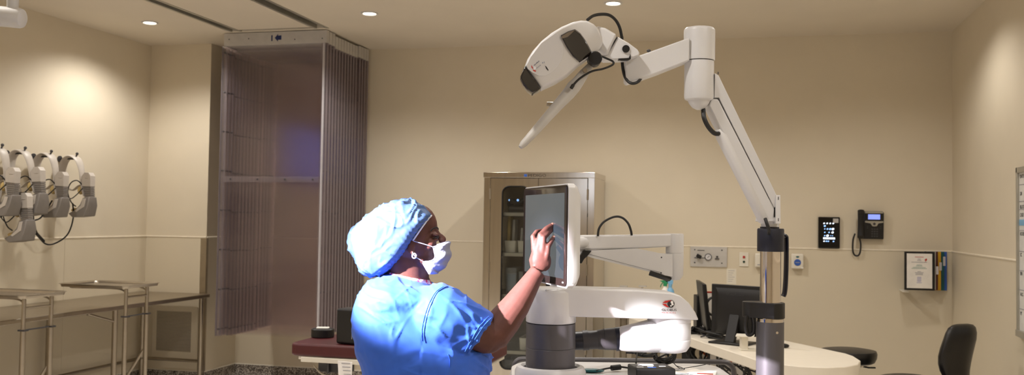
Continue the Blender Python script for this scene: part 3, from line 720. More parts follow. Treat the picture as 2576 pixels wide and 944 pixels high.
# main arm
lk = MB(); lk.lathe([(.0885, Zc(812)), (.0915, Zc(809)), (.0915, Zc(735)), (.086, Zc(727)), (.07, Zc(724)), (0, Zc(723.5))], RC, n=48)
sh = [(1372, 728), (1450, 727), (1600, 731), (1688, 738), (1712, 745), (1733, 762), (1750, 787), (1758, 806), (1700, 804), (1560, 801), (1447, 798), (1372, 800)]
def adep(x): return 3.345 + (x-1385)/370*.10
lk.slab([P(x, y, adep(x)) for x, y in sh], FW*.152)
link = lk.build('main_arm', 'white', t, bevel=.016, seg=3, ang=50)
def on_face(x, y, off=.002): 
    p0 = P(1450, 760, adep(1450)); nn = (P(1750, 760, adep(1750))-p0).cross(UP).normalized()
    if nn.dot(O-p0) < 0: nn = -nn
    return onPlane(x, y, p0+nn*off, nn), nn
q = MB()
def fpoly(pts, off=.0022):
    L = [on_face(x, y, off) for x, y in pts]; q.slab([a for a, b in L], -L[0][1]*.0016)
q.mi(0)
fpoly([(1667, 762), (1674, 757.5), (1684, 756), (1690, 757), (1683, 759), (1678, 762), (1676.5, 762.6)])
fpoly([(1666, 765), (1676, 765), (1678, 769), (1684, 774), (1678, 773), (1671, 769.5)])
cc, nn = on_face(1688, 765, .0022)
q.mi(1).cyl(cc-nn*.001, cc, .0135, n=24)
q.mi(2); cc, nn = on_face(1689.5, 764, .0032)
for (x, y, r) in ((1690.5, 761, .0052), (1692, 766, .0044), (1688, 770, .003)):
    c2, _ = on_face(x, y, .0034); q.cyl(c2-nn*.001, c2, r, n=14)
a_, nn = on_face(1664, 782.5, .0024); b_, _ = on_face(1702, 783, .0024)
ey = nn.cross((b_-a_).normalized())
q.mi(1).text('GLOBUS', frame(a_, b_-a_, ey), .0115, (b_-a_).length)
a_, nn = on_face(1664.5, 788, .0024); b_, _ = on_face(1700, 788.6, .0024)
q.mi(0).text('M E D I C A L', frame(a_, b_-a_, ey), .0062, (b_-a_).length)
q.build('emblem', ['inkr', 'ink', 'paper'], link, ang=0)
# elbow and fore arm
ed = 3.515; EC = P(1683, 842, ed); EC = V((EC.x, EC.y, 0)); z0, z1 = P(1683, 886, ed).z, P(1683, 801, ed).z
m = MB().lathe([(0, z0), (.045, z0), (.066, z0+.006), (.077, z0+.022), (.081, z0+.046), (.081, z0+.05), (.0798, z0+.0515), (.081, z0+.053), (.081, z1-.016), (.0798, z1-.0145), (.081, z1-.013), (.081, z1+.01), (0, z1+.01)], EC, n=48)
def blk(x, yt, yb, dw, d):
    c = P(x, (yt+yb)/2, d); h = (yb-yt)/2*d/F; pts = []
    for i in range(28):
        aa = 2*PI*i/28; cs, sn = math.cos(aa), math.sin(aa)
        pts.append(c + FW*(dw*math.copysign(abs(cs)**.7, cs)) + UP*(h*math.copysign(abs(sn)**.7, sn)))
    return pts
m.loft([blk(1690, 806, 885, .074, ed), blk(1655, 803, 885.5, .075, ed), blk(1630, 806, 885.5, .074, ed-.005), blk(1600, 814, 885, .07, ed-.01), blk(1575, 820, 884, .064, ed-.015), blk(1562, 823, 881.5, .058, ed-.018), blk(1556, 826, 878, .052, ed-.02)])
m.build('fore_arm', 'white', t, ang=50)
wp = lambda x, y=853: P(x, y, ed-.02)
w = MB(); 
def seg(x0, x1, r0, r1, y0=853, y1=854): w.cyl(wp(x0, y0), wp(x1, y1), r0*ed/F, r1*ed/F, n=28)
seg(1560, 1548, 30, 29.5); w.build('wrist_ring', 'navy', t)
w = MB(); seg(1549, 1520, 28, 26.5, 853, 854); seg(1520, 1503, 26, 24, 854, 855); seg(1506, 1478, 23, 23, 855, 856); seg(1480, 1466, 25, 25, 856, 857); w.build('wrist', 'dgrey', t)
w = MB(); seg(1467, 1446, 23, 23, 857, 858); w.build('tool_flange', 'navy', t)
w = MB().cyl(P(1590, 884, ed), P(1590, 890, ed), .006).box(P(1585, 888, ed), (.03, .012, .006)); w.build('cable_guide', 'navy', t)
# hand rail
hz = P(1600, 906, 4.0).z; u0, u1 = .02, (1850-1288)/F*4.0
pts = [UF(u0, 3.96, .72), UF(u0, 3.98, hz-.05)] + [UF(u0+.035-.035*math.cos(k*PI/8), 4.0, hz-.035+.035*math.sin(k*PI/8)) for k in range(5)]
pts += [UF(u1-.045+.045*math.sin(k*PI/10), 4.0, hz-.045+.045*math.cos(k*PI/10)) for k in range(6)] + [UF(u1, 3.99, hz-.12), UF(u1-.02, 3.9, .74)]
m = MB().tube(pts, [(.0145, .011)]*len(pts), n=12, flat=FW.cross(RT)); m.build('hand_rail', 'grey', t)
# touch screen
S0 = P(1430, 470, 3.0); S1 = P(1321, 470, 3.46); SU = V((S1.x-S0.x, S1.y-S0.y, 0)); SW = SU.length; SU.normalize()
SN = SU.cross(UP); SN = SN if SN.dot(O-S0) > 0 else -SN
ST = (S0.z+S1.z)/2; SH = .330; S0 = V((S0.x, S0.y, 0))
def S(u, v, w=0): return S0 + SU*u + UP*(ST-SH+v) + SN*w
def srect(a0, a1, b0, b1, r, w, n=5): return [S(x, y, w) for x, y in rrect(a0, a1, b0, b1, r, n)]
m = MB().loft([srect(.02, SW-.02, .02, SH-.02, .03, -.05), srect(.004, SW-.004, .004, SH-.004, .022, -.036), srect(-.004, SW+.004, -.004, SH+.004, .018, -.022), srect(-.004, SW+.004, -.004, SH+.004, .018, 0)])
mon = m.build('monitor_shell', 'white', t, bevel=.002, ang=50)
m = MB().loft([srect(.001, SW-.001, .001, SH-.001, .014, .0), srect(.001, SW-.001, .001, SH-.001, .014, .004), srect(.003, SW-.003, .003, SH-.003, .012, .005)]); m.build('bezel', 'bezel', mon, ang=50)
m = MB().loft([srect(.022, SW-.026, .026, SH-.026, .002, .0045, 1), srect(.022, SW-.026, .026, SH-.026, .002, .0054, 1)]); m.build('screen', 'screen', mon, ang=0)
m = MB().slab([S(.022, .012, .0052), S(.035, .012, .0052), S(.035, .016, .0052), S(.022, .016, .0052)], SN*.0006); m.build('power_light', 'iconw', mon, ang=0)
sc_c = S(SW*.42, SH*.55, -.05)
m = MB().bb((0, 0, 0), (0, 0, 0)) if False else MB()
m.cyl(S(SW*.45, SH*.5, -.045), S(SW*.45, SH*.5, -.10), .045); 
m.tube([S(SW*.45, SH*.5, -.09), P(1440, 612, 3.50), P(1470, 610, 3.58)], .022, n=12)
m.build('screen_mount', 'white', t)
m = MB(); m.slab([P(x, y, 3.56+(x-1458)/240*.07) for x, y in ((1452, 593), (1470, 592), (1560, 591.5), (1690, 589), (1690, 621), (1600, 626), (1452, 629))], FW*.055); m.build('upper_link', 'white', t, bevel=.006)
PC = P(1697, 650, 3.655); PC = V((PC.x, PC.y, 0)); zp = lambda y: P(1697, y, 3.655).z
m = MB().lathe([(0, zp(588)), (.032, zp(588)), (.035, zp(591)), (.035, zp(636)), (.0335, zp(637)), (.035, zp(638)), (.034, zp(692)), (.030, zp(696)), (.022, zp(704)), (.0, zp(706))], PC); m.build('link_pivot', 'white', t)
m = MB(); m.slab([P(x, y, 3.56+(x-1458)/240*.05) for x, y in ((1466, 631), (1603, 625.5), (1668, 639), (1692, 640), (1692, 697), (1664, 692), (1634, 684), (1489, 649), (1468, 641))], FW*.065)
m.mi(1)
for x, y in ((1664, 648), (1663, 687)):
    p = P(x, y, 3.56+(x-1458)/240*.05); m.cyl(p-FW*.001, p+FW*.002, .003, n=10)
m.tube([P(1482, 640, 3.563), P(1634, 680, 3.593), P(1665, 686, 3.60)], .0008, n=4)
m.build('lower_link', ['white', 'dgrey'], t, bevel=.005)
m = MB().tube([P(1462, 632, 3.6), P(1440, 660, 3.56), P(1415, 690, 3.50), P(1395, 735, 3.46)], .026, n=12); m.build('screen_post', 'white', t)
m = MB().slab([P(x, y, 3.55) for x, y in ((1457, 662), (1458, 645), (1468, 630), (1489, 631), (1478, 645), (1470, 652), (1463, 664))], FW*.02); m.build('cable_clip', 'black', t, bevel=.003)
m = MB().tube(cat_rom([P(1504, 594, 3.57), P(1507, 575, 3.57), P(1520, 558, 3.58), P(1545, 546, 3.59), P(1565, 548, 3.60), P(1580, 562, 3.60), P(1587, 580, 3.60), P(1589, 592, 3.6)], 6), .0045); m.build('cable', 'rubber', t); m = MB()
m.tube(cat_rom([P(1634, 687, 3.60), P(1650, 692, 3.6), P(1668, 698, 3.61), P(1684, 703, 3.63)], 5), [(.008, .012)]*16, n=8); m.build('cable', 'rubber', t)

# items on the cart top
def onT(px, py, z=CT0): return onZ(px, py, z)
hb = onT(1638, 953); hr = RM(V((RT.x, RT.y, 0)).lerp(FW, .12), FW)
t = thing('interface_box', 'small black box with white labels on the robot cart', 'electronic box', (hb.x, hb.y, CT0))
hc = hb+FW*.0+UP*.024
MB().box(hc, (.15, .13, .046), hr).build('body', 'black', t, bevel=.006)
q = MB()
for x0, y0, w_ in ((-.01, .035, .05), (-.015, .024, .06), (-.01, .013, .045), (-.05, -.025, .025), (-.01, -.02, .022), (.04, -.01, .025)): q.box(hc+hr @ V((x0, y0, .0235)), (w_, .006, .0012), hr)
q.build('label', 'paper', t, ang=0)
q = MB().box(hc+hr @ V((-.008, -.035, .0235)), (.03, .012, .0012), hr); q.build('status_label', 'blue', t, ang=0)
rnd = random.Random(4)
m = MB()
cc = onT(1668, 925)+UP*.052
for k in range(9):
    aa, bb_ = rnd.uniform(0, PI), rnd.uniform(-.7, .7)
    e1 = RT*math.cos(bb_)+UP*math.sin(bb_); e2 = (FW*math.cos(aa)+UP*math.sin(aa)); e2 = (e2-e1*e2.dot(e1)).normalized(); r = rnd.uniform(.028, .046)
    o_ = cc+RT*rnd.uniform(-.012, .012)+UP*rnd.uniform(-.004, .012)
    m.tube([o_+e1*(r*math.cos(2*PI*i/24))+e2*(r*.9*math.sin(2*PI*i/24)) for i in range(24)], .0034, n=6, closed=True)
m.tube(cat_rom([cc+RT*-.04+UP*.01, onT(1655, 928)+UP*.09, onT(1630, 925)+UP*.07, onT(1612, 930)+UP*.055], 6), .0034, n=6)
tag(m.build('cable_bundle', 'rubber'), 'tangled bundle of black cable on the robot cart', 'cable')
m = MB(); cc = onT(1622, 926)+UP*.062
for k in range(3):
    r = .036-.004*k; m.tube([cc+RT*(r*1.2*math.cos(2*PI*i/24))+FW*(r*math.sin(2*PI*i/24))+UP*(.012*math.sin(2*PI*i/24)+.003*k) for i in range(24)], .0034, n=6, closed=True)
m.box(cc+RT*-.02+UP*.004, (.05, .02, .014), hr); m.box(cc+RT*.01+UP*-.012, (.04, .03, .012), hr)
m.tube(cat_rom([cc+RT*-.03, onT(1600, 940)+UP*.05, onT(1600, 940)+UP*.025], 5), .0034, n=6)
tag(m.build('coiled_lead', 'rubber'), 'coiled black lead with plug resting on the labelled black box', 'cable')
m = MB().tube(cat_rom([onT(1500, 940)+UP*.01, onT(1530, 936)+UP*.014, onT(1560, 934)+UP*.016, onT(1590, 935)+UP*.012, onT(1612, 938)+UP*.016], 6), .0036, n=6)
p0, p1 = onT(1538, 935.5)+UP*.014, onT(1560, 934.2)+UP*.016; m.cyl(p0, p1, .011, n=12)
tag(m.build('adapter_cable', 'rubber'), 'black cable with a fat core lying left of the labelled box', 'cable')
m = MB().ell(onT(1488, 938)+UP*.008, (.05, .02, .008), RCAM); tag(m.build('teal_strap', 'teal'), 'small flat teal item lying by the dark robot column', 'strap')
def paper(px, py, w_, h_, rot, z, mt, lb, extra=None):
    c = onT(px, py)+UP*z; R = RCAM @ Matrix.Rotation(rot, 3, 'Z'); m = MB().box(c, (w_, h_, .0012+.0), R)
    m.mi(1)
    if extra:
        for (x, y, a, b) in extra: m.box(c+R @ V((x, y, .001)), (a, b, .0012), R)
    tag(m.build('paper_sheet', ['paper', mt], ang=0), lb, 'paper', 'papers on the robot cart')
paper(1712, 934, .16, .15, .3, .003, 'inkg', 'white sheet under the cables on the robot cart', [(-.02, .02, .05, .004), (-.02, .03, .07, .003)])
paper(1768, 942, .10, .12, -.25, .006, 'red', 'white card with a red block at the right of the robot cart', [(.01, -.03, .06, .02)])
m = MB().tube(cat_rom([onT(1690, 928)+UP*.03, onT(1708, 934)+UP*.012, onT(1722, 933)+UP*.01, onT(1760, 928)+UP*.012, onT(1775, 926)+UP*.014], 6), .0016, n=6).tube(cat_rom([onT(1690, 940)+UP*.01, onT(1712, 938)+UP*.01, onT(1722, 935)+UP*.01, onT(1700, 930)+UP*.015], 6), .0016, n=6)
tag(m.build('thin_wire', 'rubber'), 'thin dark wire lying across the white sheet', 'cable')

# ================================================================== CAMERA STAND
pd = 3.6; PA = P(1938, 700, pd); PA = V((PA.x, PA.y, 0)); zq = lambda y: P(1938, y, pd).z
t = thing('camera_stand', 'white jointed arm holding a tracking camera on a grey and chrome post', 'camera stand', PA)
m = MB()
for k in range(4):
    aa = PI/4+k*PI/2+.3; c = PA+V((math.cos(aa), math.sin(aa), 0))*.33
    m.tube([PA+UP*.12, PA+V((math.cos(aa), math.sin(aa), 0))*.2+UP*.11, c+UP*.085], [(.04, .03), (.035, .025), (.028, .02)], n=12)
m.cyl(PA+UP*.06, PA+UP*.2, .075); m.build('base', 'grey', t)
for k in range(4):
    aa = PI/4+k*PI/2+.3; c = PA+V((math.cos(aa), math.sin(aa), 0))*.33; MB().cyl(c+V((0, -.015, .042)), c+V((0, .015, .042)), .042).cyl(c+UP*.05, c+UP*.09, .014).build('caster', 'black', t)
m = MB().lathe([(.052, .15), (.052, zq(809)), (0, zq(809))], PA, n=40); m.mi(1); s = PA-FW*.052*.97+RT*.012; m.cyl(V((s.x, s.y, zq(833)))-FW*.003, V((s.x, s.y, zq(833)))+FW*.004, .005, n=10); m.build('lower_post', ['grey', 'chrome'], t)
m = MB().lathe([(.051, zq(809)), (.051, zq(801)), (.0, zq(801))], PA, n=40); m.lathe([(.0392, zq(803)), (.0392, zq(631)), (0, zq(631))], PA, n=48); m.build('chrome_post', 'chrome', t)
st = [PA+RT*(.0545*math.sin(k*PI/10))-FW*(.0545*math.cos(k*PI/10)) for k in range(11)] + [PA+RT*(-.065-.034*math.sin(k*PI/10))+FW*(.03+.034*math.cos(k*PI/10)) for k in range(11)]
m = MB().loft([[V((p.x, p.y, z)) for p in st] for z in (zq(800), zq(761))]); m.build('clamp_block', 'black', t, bevel=.002, ang=30)
m = MB().tube(cat_rom([P(1878, 795, 3.6), P(1876, 822, 3.6), P(1882, 842, 3.6), P(1894, 838, 3.6), P(1896, 815, 3.6), P(1893, 795, 3.6)], 6), .008).slab([P(x, y, 3.6) for x, y in ((1880, 795), (1892, 795), (1893, 835), (1885, 840), (1879, 832))], FW*.02); m.build('hanging_strap', 'black', t, bevel=.003)
m = MB().lathe([(.049, zq(633)), (.0505, zq(631)), (.0505, zq(578)), (.048, zq(575)), (.0, zq(575))], PA, n=40); m.lathe([(.036, zq(577)), (.036, zq(571)), (0, zq(571))], PA-RT*.004, n=30); m.build('collar', 'navy', t)
m = MB().tube(cat_rom([P(1966, 590, 3.63), P(1975, 594, 3.63), P(1978, 606, 3.63), P(1977.5, 680, 3.63), P(1974.5, 732, 3.63), P(1970, 746, 3.63)], 6), [(.008, .02)]*31, n=12, flat=RT); m.build('push_handle', 'navy', t)
m = MB().lathe([(.034, zq(575)), (.034, zq(563)), (.038, zq(560)), (.038, zq(552)), (0, zq(552))], PA-RT*.003, n=36); m.bb((0, 0, 0), (0, 0, 0)) if False else None
m.slab([P(x, y, 3.555) for x, y in ((1914, 558), (1916, 548), (1935, 500), (1953, 500), (1953, 558))], FW*.085); m.build('arm_base', 'white', t, bevel=.003)
m = MB().slab([P(x, y, 3.54) for x, y in ((1952, 491), (1963, 491), (1964, 563), (1952, 563))], FW*.11); m.mi(1)
for y in (499, 553): p = P(1958, y, 3.54); m.box(p, (.003, .002, .012), RCAM)
m.build('pivot_plate', ['white', 'dgrey'], t, bevel=.004)
MB().slab([P(x, y, 3.55) for x, y in ((1948, 523), (1953, 518), (1953, 545), (1948, 547))], FW*.09).build('spring_gap', 'slot', t)
def ad(y): return 3.47+(y-195)/360*.09
m = MB().slab([P(x, y, ad(y)) for x, y in ((1799, 184), (1808, 190), (1956, 496), (1954, 512), (1949, 525), (1808.5, 246), (1797, 246))], FW*.082); m.mi(1)
for x, y in ((1806.5, 184), (1807, 250)): p = P(x, y, ad(y)-.001); m.box(p, (.004, .003, .010), RCAM)
m.build('arm_cover', ['white', 'dgrey'], t, bevel=.006)
m = MB().slab([P(x, y, ad(y)-.004) for x, y in ((1790, 249), (1807, 249), (1948.5, 527), (1947, 556), (1930, 556), (1818, 334), (1800, 300), (1784, 266))], FW*.09); m.build('lower_arm', 'white', t, bevel=.005)
m = MB().tube([P(1806, 326, ad(326)+.012), P(1815, 343, ad(343)+.01), P(1921, 553, ad(553)+.01), P(1922.5, 556, ad(556)+.01)], [.012, .0222, .0222, .019], n=24); m.build('gas_spring', 'white', t)
jd = 3.5; JC = P(1759, 160, jd); JC = V((JC.x, JC.y, 0)); zj = lambda y: P(1759, y, jd).z
m = MB().lathe([(0, zj(71)), (.053, zj(71)), (.0575, zj(75)), (.0582, zj(79)), (.0582, zj(148)), (.0575, zj(153)), (0, zj(153))], JC, n=44); m.build('upper_joint', 'white', t)
m = MB().lathe([(0, zj(155)), (.054, zj(155)), (.0548, zj(158)), (.0548, zj(246)), (.052, zj(251)), (.042, zj(254)), (.036, zj(262)), (.024, zj(272)), (.008, zj(277)), (0, zj(277.5))], JC, n=44); m.build('lower_joint', 'white', t)
m = MB().lathe([(.050, zj(155.5)), (.050, zj(152.5))], JC, n=30); m.build('joint_seam', 'slot', t)
m = MB().slab([P(x, y, 3.45) for x, y in ((1574, 152), (1735, 94), (1735, 152), (1660, 182), (1600, 203), (1580, 208), (1575, 203))], FW*.085); m.build('upper_arm', 'white', t, bevel=.010, seg=3)
MB().ell(P(1632, 128, 3.49), (.008, .008, .006)).build('arm_screw', 'dgrey', t); m = MB(); m.slab([P(x, y, 3.50) for x, y in ((1580, 202), (1592, 194), (1612, 189), (1622, 191), (1600, 205))], FW*.03); m.build('cable_port', 'dgrey', t)
m = MB().tube(cat_rom([P(1564.5, 92, 3.46), P(1565, 130, 3.48), P(1566, 165, 3.48), P(1571, 190, 3.47), P(1580, 205, 3.44), P(1592, 210, 3.43), P(1605, 206, 3.44), P(1613, 196, 3.47)], 6), .0058); m.build('arm_cable', 'rubber', t); m = MB()
m.tube(cat_rom([P(1478, 50, 3.35), P(1492, 40, 3.38), P(1512, 36, 3.40), P(1532, 38, 3.42), P(1548, 50, 3.44), P(1559, 70, 3.45), P(1564.5, 96, 3.46)], 6), .0058); m.build('arm_cable', 'rubber', t); m = MB()
m.tube(cat_rom([P(1769, 274, 3.50), P(1771, 296, 3.48), P(1781, 318, 3.48), P(1795, 334, 3.49), P(1806, 337, 3.50), P(1812, 332, 3.52)], 6), .0085); m.build('arm_cable', 'rubber', t); m = MB(); m.tube(cat_rom([P(1925, 550, 3.53), P(1929, 562, 3.52), P(1934, 578, 3.52), P(1934, 588, 3.545)], 5), .0065)
m.build('arm_cable', 'rubber', t)
# tracking camera head
m = MB().slab([P(x, y, 3.40) for x, y in ((1500, 64), (1523, 69), (1549, 84), (1552, 90), (1530, 136), (1522, 141), (1508, 126))], FW*.085); m.build('camera_neck', 'white', t, bevel=.012, seg=3)
m = MB(); fk = [(1553, 91), (1581, 107), (1604, 124), (1610, 134), (1606, 141), (1583, 149), (1519, 151), (1514, 142), (1528, 137)]
m.slab([P(x, y, 3.41) for x, y in fk], FW*.07); m.build('fork_bracket', 'white', t, bevel=.005)
p = P(1574.5, 123, 3.408); m = MB().cyl(p-FW*.004, p+FW*.01, .0135, n=24); m.tube([P(1553, 93, 3.408), P(1528, 134, 3.408)], .0022, n=6); m.slab([P(x, y, 3.405) for x, y in ((1556, 148), (1582, 146), (1586, 136), (1587, 148), (1580, 151.5), (1556, 151))], FW*.02); m.build('pivot_cap', 'black', t)
p = P(1496, 149, 3.30); m = MB().cyl(p-FW*.025, p+FW*.035, .0245, n=28); m.build('handle_joint', 'black', t, bevel=.003)
def cdp(x): return 3.12+(x-1310)/207*.20
body = [(1320, 166), (1327, 148), (1340, 127), (1362, 102), (1388, 81), (1413, 66), (1440, 55), (1462, 50), (1478, 51), (1494, 59), (1507, 72), (1516, 93), (1516, 110), (1509, 122), (1500, 132), (1458, 160), (1429, 187), (1400, 205), (1361, 223)]
m = MB(); fr_ = [P(x, y, cdp(x)) for x, y in body]; c0 = sum(fr_, V())/len(fr_)
m.loft([[c0+(p-c0)*.90-FW*.010 for p in fr_], [c0+(p-c0)*.97-FW*.002 for p in fr_], [c0+(p-c0)*1.0+FW*.012 for p in fr_], [c0+(p-c0)*1.0+FW*.075 for p in fr_], [c0+(p-c0)*.93+FW*.10 for p in fr_]])
hd = m.build('camera_housing', 'white', t, bevel=.003, ang=50)
def cface(x, y, off=-.0105): return P(x, y, cdp(x)+off)
pl = [(1324, 166), (1335, 143), (1362, 108), (1399, 82), (1408, 92), (1416, 112), (1418, 132), (1413, 152), (1403, 168), (1388, 183), (1372, 191), (1355, 191), (1338, 182), (1328, 174)]
m = MB().slab([cface(x, y, -.0128) for x, y in pl], FW*.006); m.build('front_plate', 'white2', hd, bevel=.0008)
def lensbox(base, front, nm):
    m = MB(); b = [cface(x, y, -.004) for x, y in base]; f = [cface(x, y, -.022) for x, y in front]
    m.loft([[p+FW*.02 for p in b], b, f]); n = len(b)
    return m
m = lensbox([(1409, 88), (1428, 77), (1447, 71), (1461, 82), (1476, 103), (1490, 130), (1488, 137), (1457, 158), (1440, 143), (1424, 120)], [(1413, 91), (1430, 82), (1446, 77), (1459, 86), (1473, 105), (1485, 130), (1483, 134), (1458, 153), (1442, 140), (1428, 119)], 'a')
m.build('right_window', 'lens', hd, bevel=.002)
m = MB().slab([cface(x, y, -.0235) for x, y in ((1413, 91), (1430, 81), (1446, 76), (1437, 85), (1428, 93), (1414, 97))], FW*.002); m.build('window_facet', 'lensf', hd)
m = MB(); e = [(1320, 166), (1361, 223), (1352, 229), (1340, 235), (1327, 226), (1316, 212), (1309, 197), (1309, 192)]
f2 = [P(x, y, cdp(x)) for x, y in e]; ce = sum(f2, V())/len(f2)
m.loft([[ce+(p-ce)*.9-FW*.012 for p in f2], [p-FW*.002 for p in f2], [p+FW*.07 for p in f2], [ce+(p-ce)*.9+FW*.085 for p in f2]]); m.build('left_window', 'lens', hd, bevel=.003)
q = MB(); q.mi(0)
q.slab([cface(x, y, -.0135) for x, y in ((1337, 163), (1341, 171), (1341, 174), (1337, 170))], FW*.001); q.slab([cface(x, y, -.0135) for x, y in ((1341, 175), (1349, 178), (1347, 181), (1341, 178))], FW*.001)
q.mi(2); cc = cface(1344, 171, -.0136); q.cyl(cc, cc+FW*.001, .0058, n=16)
q.mi(1); a_, b_ = cface(1343.5, 166, -.0137), cface(1357, 154.5, -.0137); q.text('GLOBUS', frame(a_, b_-a_, UP-RT*.35), .009, (b_-a_).length)
q.mi(3); a_, b_ = cface(1350, 173.5, -.0137), cface(1361.5, 164, -.0137); q.text('MEDICAL', frame(a_, b_-a_, UP-RT*.35), .006, (b_-a_).length)
for x, y in ((1365, 158), (1369, 157)): q.box(cface(x, y, -.0137), (.003, .001, .005), RCAM)
q.mi(4); q.slab([cface(x, y, -.0137) for x, y in ((1371, 165), (1375, 168), (1380, 176), (1379, 178), (1374, 173))], FW*.001)
q.build('emblem', ['inkr', 'inkb', 'white2', 'inkg', 'ink'], hd, ang=0)
q = MB().tube([cface(1464, 56, .006), cface(1482, 72, -.008), cface(1498, 98, -.0092), cface(1507, 121, .004)], .0008, n=5); q.build('housing_seam', 'white2', hd)
# sterile handle below the head
ha = [(1484, 166, 3.33, .012, .014), (1470, 184, 3.32, .0175, .015), (1455, 205, 3.30, .021, .016), (1443, 219, 3.29, .0245, .017), (1430, 236, 3.28, .023, .017), (1405, 263, 3.25, .0195, .016), (1340, 337, 3.18, .0145, .013), (1316, 363, 3.155, .012, .012), (1309, 371, 3.15, .0075, .008)]
nrm = (P(1484, 166, 3.3)-P(1309, 371, 3.3)).cross(FW).normalized()
m = MB().tube([P(x, y, d_) for x, y, d_, *_ in ha], [(r1, r2) for *_, r1, r2 in ha], n=16, flat=nrm); hn = m.build('sterile_handle', 'lgrey', t, ang=50)
m = MB()
for x, y in ((1472, 177), (1457, 197)): p = P(x, y, 3.292); m.cyl(p, p+FW*.02, .0075, n=16)
m.build('handle_screw', 'steelr', hn); m = MB().cyl(P(1402, 263, 3.25), P(1375, 262, 3.25), .008, n=14); m.build('handle_knob', 'steelr', hn, bevel=.001)
m = MB().tube(cat_rom([P(1510, 140, 3.34), P(1528, 148, 3.35), P(1542, 155, 3.35), P(1541, 163, 3.34), P(1518, 173, 3.32), P(1488, 180, 3.29), P(1458, 198, 3.27), P(1440, 217, 3.255)], 6), .0038); m.tube([P(1442, 214, 3.257), P(1437, 222, 3.253)], .0065); m.build('handle_cable', 'rubber', t)
# ================================================================== WALL FITTINGS ON THE BACK WALL
W = YB-.006
def rectw(x0, y0, x1, y1):
    a, b = onY(x0, y0, W), onY(x1, y1, W); return a.x, b.x, b.z, a.z
x0, x1, z0, z1 = rectw(1737, 620, 1829, 673)
t = thing('gas_outlet_panel', 'light grey gas control panel with gauge and black knob on the back wall', 'control panel', ((x0+x1)/2, W, z0))
MB().bb((x0, W-.012, z0), (x1, W, z1)).build('plate', 'lgrey', t, bevel=.002)
kx, kz = x0+(x1-x0)*.24, z0+(z1-z0)*.52
m = MB().cyl((kx, W-.03, kz), (kx, W-.012, kz), .008); m.box((kx, W-.04, kz), (.045, .02, .03), Matrix.Rotation(.5, 3, 'Y')); m.build('knob', 'black', t, bevel=.004)
m = MB().bb((kx-.04, W-.014, kz-.018), (kx+.055, W-.012, kz-.012)); m.build('flow_bar', 'dgrey', t)
gx, gz = x0+(x1-x0)*.49, z0+(z1-z0)*.49
m = MB().cyl((gx, W-.022, gz), (gx, W-.0121, gz), .030); m.build('gauge_rim', 'dgrey', t)
m = MB().cyl((gx, W-.0235, gz), (gx, W-.0221, gz), .024); m.mi(1).box((gx+.002, W-.0238, gz+.002), (.026, .001, .004), Matrix.Rotation(-.8, 3, 'Y')); m.build('gauge_face', ['white2', 'ink'], t)
ox, oz = x0+(x1-x0)*.73, z0+(z1-z0)*.45
m = MB().bb((ox-.018, W-.02, oz-.012), (ox+.018, W-.012, oz-.002)); m.bb((ox-.008, W-.018, oz+.004), (ox+.008, W-.012, oz+.018)); m.build('outlet_port', 'dgrey', t, bevel=.002)
m = MB()
for fx in (.12, .86):
    for fz in (.2, .84): m.cyl((x0+(x1-x0)*fx, W-.014, z0+(z1-z0)*fz), (x0+(x1-x0)*fx, W-.012, z0+(z1-z0)*fz), .006, n=10)
m.bb((x0+.06, W-.0128, z1-.036), (x0+.12, W-.012, z1-.03)); m.build('screws', 'dgrey', t)
x0, x1, z0, z1 = rectw(1860, 635, 1883, 671)
t = thing('switch_plate', 'beige wall plate with a red and a green button', 'switch', ((x0+x1)/2, W, z0))
MB().bb((x0, W-.008, z0), (x1, W, z1)).build('plate', 'offwhite', t, bevel=.002)
MB().box(((x0+x1)/2, W-.011, z0+(z1-z0)*.67), (.018, .008, .020)).build('red_button', 'red', t, bevel=.002)
MB().cyl(((x0+x1)/2, W-.013, z0+(z1-z0)*.33), ((x0+x1)/2, W-.008, z0+(z1-z0)*.33), .010).build('green_button', mat('green_button', (24, 52, 36), .4), t)
def wallbox(px, lb, cat, name, col):
    x0, x1, z0, z1 = rectw(*px); t = thing(name, lb, cat, ((x0+x1)/2, W, z0))
    MB().bb((x0, W-.05, z0), (x1, W, z1)).build('housing', col, t, bevel=.012, seg=3); return t, x0, x1, z0, z1
t, x0, x1, z0, z1 = wallbox((1899, 637, 1926, 673), 'white box on the back wall, half hidden behind the chrome post', 'dispenser', 'wall_dispenser', 'offwhite')
MB().bb((x0+.02, W-.052, z0+.02), (x1-.02, W-.05, z0+.026)).build('slot', 'inkg', t)
t, x0, x1, z0, z1 = wallbox((1990, 638, 2021, 677), 'white wall box with a round blue button, right of the post', 'dispenser', 'call_box', 'offwhite')
xm = (x0+x1)/2; MB().cyl((xm, W-.054, z0+.055), (xm, W-.05, z0+.055), .028).build('blue_button', 'blue', t, bevel=.001)
q = MB().ell((xm, W-.051, z1-.026), (.014, .003, .007), nu=12, nv=6); q.build('indicator', 'teal', t); MB().bb((xm-.018, W-.0548, z0+.052), (xm+.018, W-.0542, z0+.058)).build('button_mark', 'inkg', t, ang=0)
MB().ell((x1-.012, W-.05, z0+.01), (.012, .004, .005), nu=10, nv=6).build('nozzle', 'paper', t)
W = YB
x0, x1, z0, z1 = rectw(2058, 546, 2112, 625)
t = thing('touch_panel', 'black wall control panel with glowing blue icons', 'control panel', ((x0+x1)/2, W, z0))
MB().bb((x0, W-.03, z0), (x1, W, z1)).build('housing', 'blackg', t, bevel=.006)
q = MB(); q2 = MB(); wx, wz = x1-x0, z1-z0
def ic(u, v, w_, h_, b=q): b.bb((x0+wx*(u-w_/2), W-.0312, z1-wz*(v+h_/2)), (x0+wx*(u+w_/2), W-.030, z1-wz*(v-h_/2)))
def icd(u, v, r, b=q): b.ell((x0+wx*u, W-.0303, z1-wz*v), (r, .001, r*.8), Matrix.Rotation(-.5, 3, 'Y'), nu=10, nv=6)
